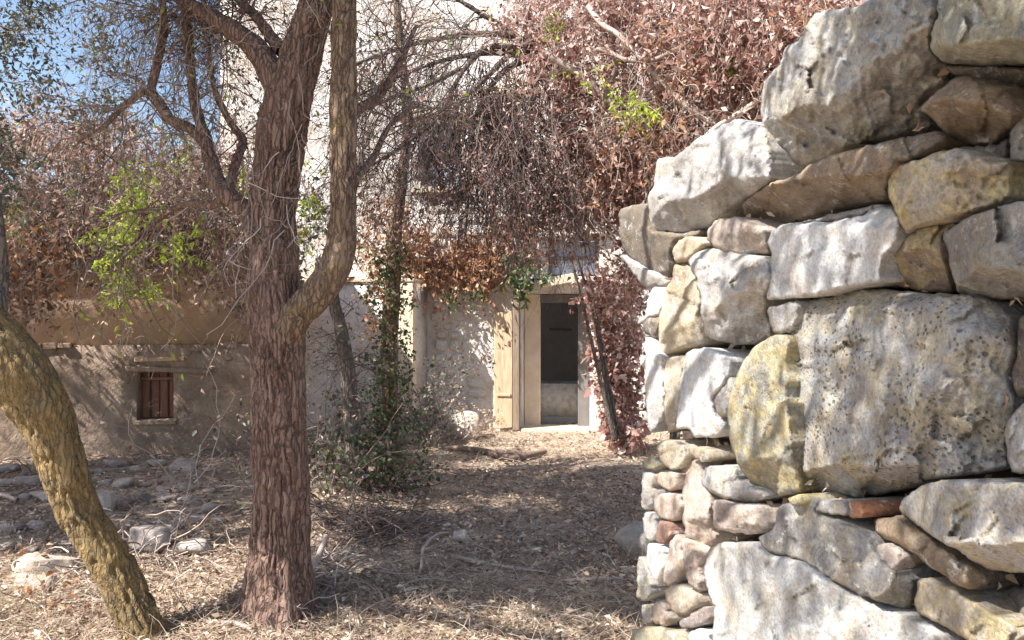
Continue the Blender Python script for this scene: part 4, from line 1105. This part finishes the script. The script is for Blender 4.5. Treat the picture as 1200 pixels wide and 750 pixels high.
v2 = thing('doorway_vine', W(725, 512, 9.6), 'dry leafy creeper column with bare stems right of the doorway', 'vine')
vine(v2, [(722,380,9.8,28,60,0.3,240),(726,450,9.8,26,60,0.3,240),(735,500,9.6,22,25,0.3,90),(712,340,9.6,30,30,0.3,120)], M['leafred'], 0.075, rv_, M['twig'], lr=(0.2, 0.4), per=8, droop=0.3, width=0.7)
ls = []
for spec in ([(668,300,9.2,1.6),(684,360,9.2,2),(700,430,9.2,2.4),(720,515,9.2,3)], [(676,300,9.3,1.6),(696,370,9.3,1.8),(708,440,9.3,2.2),(722,512,9.3,2.8)], [(690,320,9.3,1.2),(700,370,9.3,1.5),(712,440,9.3,1.8),(726,510,9.3,2.2)]):
    p, r = px_line(spec, 30); ls.append((p, r))
    v, q = tubes(p[None], r[None], 8); make('stem', v, q, M['barkg'], v2, smooth=True)

v3 = thing('orange_vine', W(470, 500, 8.6), 'rusty orange dry creeper hanging over the front wall beside the door', 'vine')
vine(v3, [(450,300,8.2,26,38,0.15,120),(495,300,11.78,40,40,0.06,260),(530,285,11.74,40,24,0.06,160),(565,312,11.70,40,22,0.06,240),(600,285,11.64,40,34,0.06,200),(450,270,11.5,40,40,0.2,120)], M['leaforange'], 0.07, rv_, M['twig'], lr=(0.15, 0.32), per=8)
vine(v3, [(530,320,11.7,70,22,0.06,60),(450,330,8.1,24,26,0.15,60)], M['leaforange'], 0.06, rv_, M['twig'], name='hanging_sprays', lr=(0.4, 0.8), per=12, droop=0.4)
sprig(v3, 612, 320, 11.5, 12, 12, 150, 0.10, 'leafgreen'); sprig(v3, 540, 345, 11.65, 12, 5, 50, 0.08, 'leafgreen')

v4 = thing('wall_vine', W(60, 540, 8.3), 'pinkish brown dry vine smothering the roof and wall of the adobe shed', 'vine')
vine(v4, [(50,190,8.2,90,80,0.5,700),(150,200,8.2,90,80,0.5,700),(230,230,8.2,70,80,0.5,480),(60,270,8.0,80,50,0.4,420),(15,330,7.9,50,45,0.4,200),(240,285,8.2,50,40,0.3,200),(130,262,8.1,70,36,0.3,280),(285,330,8.2,16,50,0.3,70),(-40,230,8.0,80,120,0.5,300),(300,220,8.4,50,60,0.4,180)], M['leafbrown'], 0.052, rv_, M['twigpale'], per=9)  # darker leaf mix carries part of the shade on this vine
vine(v4, [(60,200,9.4,110,70,0.2,420),(190,220,9.4,90,70,0.2,420),(260,250,9.4,60,80,0.2,200)], M['leafbrown'], 0.06, rv_, M['twigdark'], name='inner_foliage', per=10)
vine(v4, [(30,270,7.6,40,30,0.2,90),(55,320,7.6,40,30,0.2,60)], M['leaforange'], 0.06, rv_, M['twig'], name='rusty_foliage', per=9)
vine(v4, [(375,270,8.4,36,70,0.3,90)], M['leafgrey'], 0.06, rv_, M['twigdark'], name='dull_foliage', per=9)
for a in ((158, 230, 6.6, 10, 24, 170, 0.06), (140, 276, 6.6, 13, 9, 70, 0.06), (212, 290, 6.6, 9, 10, 60, 0.055), (150, 334, 6.6, 14, 7, 110, 0.06), (222, 165, 7.2, 10, 14, 40, 0.05), (280, 205, 7.2, 10, 14, 50, 0.055), (372, 235, 7.4, 6, 18, 70, 0.055), (18, 252, 7.2, 8, 5, 24, 0.055)):
    sprig(v4, *a)

# ------------------------------------------------------------------ dry shrubs and brambles
def shrub(name, px, py, d, label, mat, n=(14, 90, 260), L=(0.5, 1.1), leafm=None, nl=0, up=0.6, spread=0.7, r=0.006, width=0.5, lsize=0.05, cat='shrub', group=None):
    b = W(px, py, d)
    b[2] = float(ground_z(np.array([b[0]]), np.array([b[1]]))[0])
    t = thing(name, b, label, cat, group)
    S = b + np.column_stack([rv_.normal(0, 0.10, n[0]), rv_.normal(0, 0.10, n[0]), np.full(n[0], -0.02)])
    P = walk(S, rv_.normal(size=(n[0], 3)) * spread + np.array([0, 0, up]), rv_.uniform(L[0], L[1], n[0]), 10, rv_, 0.22, 0.06)
    R = np.tile(np.linspace(r, r * 0.35, 10), (n[0], 1))
    B, RB = sprout(P, R, n[1], rv_, (0.15, 0.45), 7, 0.3, 0.08, 0.6)
    C, RC = sprout(B, RB, n[2], rv_, (0.06, 0.2), 5, 0.3, 0.08, 0.7)
    V, Fq = merge([tubes(P, R, 5), tubes(B, RB, 4), tubes(C, RC, 3)])
    make('branches', V, Fq, M[mat], t, kind='stuff')
    if leafm: foliage(t, C, nl, lsize, M[leafm], rv_, 0.03, 0.4, width)
    if cat == 'shrub' and nl > 400: foliage(t, C, nl // 2, lsize * 0.9, M['leafbrown'], rv_, 0.03, 0.4, width, name='dead_leaves')
    return t
shrub('dry_bramble', 250, 560, 7.4, 'dry grey bramble against the adobe wall just left of the big trunk', 'twigpale', (18, 130, 420), (0.8, 1.7), 'leafred', 300)
shrub('dry_bramble', 215, 600, 6.4, 'low bare bramble on the rubble in front of the small window', 'twigpale', (9, 50, 140), (0.3, 0.7))
shrub('dry_bramble', 30, 560, 7.6, 'bare twiggy bramble at the foot of the adobe wall at far left', 'twig', (12, 80, 200), (0.4, 0.9))
shrub('dry_bramble', 395, 600, 6.6, 'tangled dark bramble right behind the big trunk', 'twig', (22, 170, 500), (0.6, 1.4), 'leafgrey', 500)
shrub('ivy_bush', 448, 580, 7.2, 'dark green ivy bush at the left edge of the path', 'twigdark', (18, 120, 300), (0.4, 0.8), 'leafgreen', 700, up=1.0, spread=0.45, width=0.8, lsize=0.05)
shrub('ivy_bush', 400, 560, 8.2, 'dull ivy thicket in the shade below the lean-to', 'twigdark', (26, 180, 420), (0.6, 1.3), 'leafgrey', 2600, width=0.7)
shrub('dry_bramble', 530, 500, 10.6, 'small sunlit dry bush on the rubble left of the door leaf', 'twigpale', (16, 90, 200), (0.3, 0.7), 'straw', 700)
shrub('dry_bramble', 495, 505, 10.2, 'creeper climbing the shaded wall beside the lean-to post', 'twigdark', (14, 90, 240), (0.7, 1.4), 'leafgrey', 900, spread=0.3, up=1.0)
shrub('dry_bramble', 480, 560, 7.9, 'grey dead stems poking out of the ivy by the path', 'twigpale', (10, 40, 80), (0.4, 0.8))
shrub('straw_tuft', 30, 715, 4.5, 'rusty tuft of dead fern in the lower left corner', 'straw', (20, 120, 300), (0.15, 0.4), 'leaforange', 350, spread=1.2, cat='dry tuft')

# heap of cut twigs at the path edge
def heap(px, py, d, n, rad, label, mat='twig', L=(0.2, 0.5)):
    b = W(px, py, d); b[2] = float(ground_z(np.array([b[0]]), np.array([b[1]]))[0])
    t = thing('twig_heap', b, label, 'twig heap')
    S = b + np.column_stack([rv_.normal(0, rad, n), rv_.normal(0, rad, n), np.abs(rv_.normal(0, rad * 0.4, n)) + 0.01])
    D = rv_.normal(size=(n, 3)); D[:, 2] *= 0.3
    P = walk(S, D, rv_.uniform(L[0], L[1], n), 6, rv_, 0.25, 0.1)
    P[:, :, 2] = np.maximum(P[:, :, 2], b[2] - 0.03)
    make('twigs', *tubes(P, np.tile(np.linspace(0.006, 0.002, 6), (n, 1)), 4), M[mat], t, kind='stuff')
heap(428, 640, 6.0, 260, 0.20, 'heap of reddish cut twigs at the left edge of the path')
heap(395, 700, 4.9, 90, 0.16, 'loose scatter of pale sticks right of the big trunk base', 'twigpale')
heap(130, 655, 5.3, 90, 0.3, 'dry sticks scattered behind the leaning tree', 'twigpale')

def stick(spec, label, mat='twigpale', group=None):
    rows = []
    for px, py, r, lift in spec:
        d = HC * F / (py - CY)
        w = W(px, py, d); w[2] = float(ground_z(np.array([w[0]]), np.array([w[1]]))[0]) + lift
        rows.append([*w, r / F * d])
    c = resample(rows, 30)
    P = c[:, :3] + 0.012 * np.stack([fbm(c[:, :3] * 8, 2), fbm(c[:, :3] * 8 + 5, 2), 0 * c[:, 0]], 1)
    v, q = tubes(P[None], c[None, :, 3], 8)
    o = make('fallen_stick', v, q, M[mat], origin=P[0], smooth=True)
    tag(o, label, 'stick', group)
stick([(318,738,5,0.03),(345,708,5,0.06),(368,690,4,0.12),(382,668,3,0.2)], 'forked pale stick leaning up from the ground at the base of the big tree')
stick([(300,742,3,0.02),(270,735,3,0.03),(235,742,2,0.02)], 'short pale stick on the ground left of the big tree base')
stick([(492,678,1.8,0.02),(497,664,1.8,0.10),(510,652,1.6,0.14),(526,645,1.2,0.12)], 'thin curved twig arching up in the middle of the path')
stick([(535,662,2.2,0.03),(570,670,2.5,0.03),(610,676,2.2,0.03),(645,678,1.6,0.03)], 'long sunlit stick lying across the shaded path')
stick([(20,603,2.4,0.05),(0,600,2.4,0.06),(-30,602,2.4,0.05)], 'pale straight stick on the rubble at the left edge')
stick([(515,530,3,0.05),(560,533,4,0.05),(600,540,4,0.05),(640,534,3,0.04)], 'dark branch lying across the sunlit end of the path', 'twig')
stick([(655,690,2,0.03),(690,690,2.4,0.03),(730,688,2,0.03)], 'thin pale stick near the foot of the stone wall')

# ------------------------------------------------------------------ loose stones
def rock(name, px, py, wpx, hpx, tint, label, cat='stone', group=None, seed=0, d=None, dz=0.0, depthk=0.8, lich=0.2, sub=3):
    import bmesh
    if d is None: d = HC * F / (py - CY)
    b = W(px, py, d); b[2] = float(ground_z(np.array([b[0]]), np.array([b[1]]))[0]) + dz
    bm = bmesh.new(); bmesh.ops.create_icosphere(bm, subdivisions=sub, radius=0.5)
    V = np.array([v.co[:] for v in bm.verts]); Fs = np.array([[v.index for v in f.verts] for f in bm.faces]); bm.free()
    V = np.sign(V) * np.abs(V * 2)**0.5 / 2
    for k in range(9):
        dv = rv_.normal(size=3); dv /= np.linalg.norm(dv)
        V = V - np.maximum(0, V @ dv - rv_.uniform(0.26, 0.42))[:, None] * dv
    V *= (1 + 0.10 * fbm(V * 2.2 + seed * 7.1, 2) + 0.06 * fbm(V * 8 + seed, 2))[:, None]
    sx, sz = 1.25 * wpx / F * d, 1.25 * hpx / F * d
    V = V * np.array([sx, sx * depthk, sz])
    a = rv_.uniform(-0.3, 0.3)
    V[:, :2] = V[:, :2] @ np.array([[math.cos(a), -math.sin(a)], [math.sin(a), math.cos(a)]])
    V[:, 2] += sz * (0.22 if sub == 2 else 0.40)
    o = make(name, V + b, Fs, M['stone'], origin=b)
    o.color = (*tint, lich)
    tag(o, label, cat, group)
rock('stone_block', 748, 655, 54, 50, (0.28, 0.25, 0.22), 'squared grey block on the path against the end of the stone wall', seed=3, lich=0.1)
rock('stone', 541, 636, 18, 14, (0.44, 0.39, 0.34), 'small pale stone alone in the middle of the path', seed=4, lich=0.0)
rock('stone', 123, 600, 22, 26, (0.42, 0.36, 0.32), 'pale upright stone just right of the leaning trunk', seed=5, d=6.6, lich=0.0)
rock('stone', 730, 528, 18, 9, (0.55, 0.52, 0.48), 'flat whitish stone in the sun near the creeper stems', seed=6)
rock('stone', 60, 668, 60, 20, (0.46, 0.40, 0.34), 'flat sunlit stone among straw left of the leaning trunk', seed=8, lich=0.0)
rock('stone', 45, 690, 50, 18, (0.45, 0.38, 0.32), 'second flat sunlit stone nearest the lower left corner', seed=9, lich=0.0)
rock('stone', 174, 640, 50, 22, (0.40, 0.35, 0.31), 'broad pale slab lying in shade right of the leaning trunk', seed=10, lich=0.0)
rock('stone', 222, 650, 44, 18, (0.40, 0.35, 0.31), 'flat slab lying in shade midway to the big trunk', seed=11, lich=0.0)
rock('stone', 545, 500, 44, 34, (0.5, 0.45, 0.4), 'rounded rubble lump at the foot of the wall left of the door leaf', seed=12, d=11.0)
ORD = ['leftmost', 'second', 'third', 'fourth', 'fifth', 'sixth', 'seventh', 'eighth', 'ninth', 'tenth', 'eleventh', 'twelfth', 'thirteenth', 'fourteenth']
ROWS = ['row along the adobe wall foot', 'second row out from the adobe wall', 'middle row of the slope', 'second row from the sunlit straw', 'row nearest the sunlit straw']
k = 0
for r, py in enumerate((566, 582, 600, 620, 641)):
    px, n = 8 + 6 * (r % 2), 0
    while px < 262 and n < len(ORD):
        s_ = rv_.uniform(13, 32)
        g = rv_.uniform(0.75, 1.15)
        if not (r == 4 and 140 < px < 250):
            side = '' if n == 0 else ' from the left'
            rock('rubble_stone', px, py + rv_.uniform(-5, 5), s_, s_ * rv_.uniform(0.3, 0.55), (0.34 * g, 0.28 * g, 0.24 * g),
                 f'{ORD[n]} rubble stone{side} in the {ROWS[r]}', 'stone', 'rubble stones below the adobe wall', seed=20 + k, lich=0.0, sub=2)
            n += 1
        k += 1
        px += s_ * 0.75 + rv_.uniform(6, 14)

# ------------------------------------------------------------------ leaf litter and straw on the ground
rl = np.random.default_rng(33)
def scatter(n, dens):
    """points on the ground, denser near the camera"""
    y = 3.2 * (12.5 / 3.2) ** (rl.uniform(0, 1, n) ** dens)
    x = rl.uniform(-1.0, 1, n) * (0.70 * y + 0.7)
    ok = (x < 0.57 + 0.28 * (3.5 - y) + 0.1) | (y > 3.6)
    ok &= (x > -7) & (x < 3.0)
    x, y = x[ok], y[ok]
    return x, y
def litter(name, n, size, mat, label_kind, dens=0.8, flat=0.75, width=0.4, mask=None, lift=0.02):
    x, y = scatter(n, dens)
    p = np.stack([x, y, 0 * x], 1)
    if mask is not None:
        k = mask(x, y) > rl.uniform(0, 1, len(x)); x, y, p = x[k], y[k], p[k]
    z = ground_z(x, y) + np.abs(rl.normal(0, lift, len(x)))
    V, T = leaves(np.stack([x, y, z], 1), np.full(len(x), size) * rl.uniform(0.6, 1.3, len(x)), rl, 0.0, width, flat)
    o = make(name, V, T, M[mat], kind='stuff')
    o['label'] = label_kind; o['category'] = 'litter'
def twigl(name, n, mat, lab, L=(0.06, 0.22), r=0.0016, mask=None, dens=0.8, tilt=0.25, K=4):
    x, y = scatter(n, dens)
    if mask is not None:
        k = mask(x, y) > rl.uniform(0, 1, len(x)); x, y = x[k], y[k]
    m = len(x)
    z = ground_z(x, y) + np.abs(rl.normal(0, 0.018, m)) + 0.004
    D = rl.normal(size=(m, 3)); D[:, 2] = np.abs(D[:, 2]) * tilt
    P = walk(np.stack([x, y, z], 1), D, rl.uniform(L[0], L[1], m), K, rl, 0.22, 0.06)
    P[:, :, 2] = np.maximum(P[:, :, 2], ground_z(P[:, :, 0], P[:, :, 1]) - 0.002)
    v, q = tubes(P, np.tile(np.linspace(r, r * 0.4, K), (m, 1)) * rl.uniform(0.6, 1.6, (m, 1)), 3)
    o = make(name, v, q, M[mat], kind='stuff')
    o['label'] = lab; o['category'] = 'litter'
near = lambda x, y: np.clip((5.5 - y) / 0.8, 0.03, 1) + 0.5 * np.clip((y - 8.8) / 0.5, 0, 1)
litter('leaf_litter', 125000, 0.042, 'litter', 'brown fallen leaves carpeting the ground', mask=lambda x, y: np.clip((9.2 - y) / 0.8, 0.3, 1) * np.clip(0.75 + 1.6 * fbm(np.stack([x * 1.1, y * 1.1, 0 * x], 1), 3), 0.25, 1))
litter('pale_litter', 30000, 0.05, 'straw', 'pale dry leaf scraps strewn over the path', mask=lambda x, y: np.clip(0.35 + 0.9 * fbm(np.stack([x * 1.5, y * 1.5, 0 * x], 1), 3) + 0.5 * (y > 8.9), 0.05, 1) * np.where((y > 5.3) & (y < 8.6), 0.3, 1))  # pale scraps thinned mid path so that its shade band reads darker
twigl('straw', 72000, 'straw', 'dry straw lying thick in the foreground', (0.06, 0.2), 0.0015, near)
twigl('fine_twigs', 9000, 'twig', 'fine brown twigs littering the ground', (0.06, 0.3), 0.0022)
twigl('pale_twigs', 1800, 'twigpale', 'pale dead twigs littering the ground', (0.1, 0.4), 0.003)
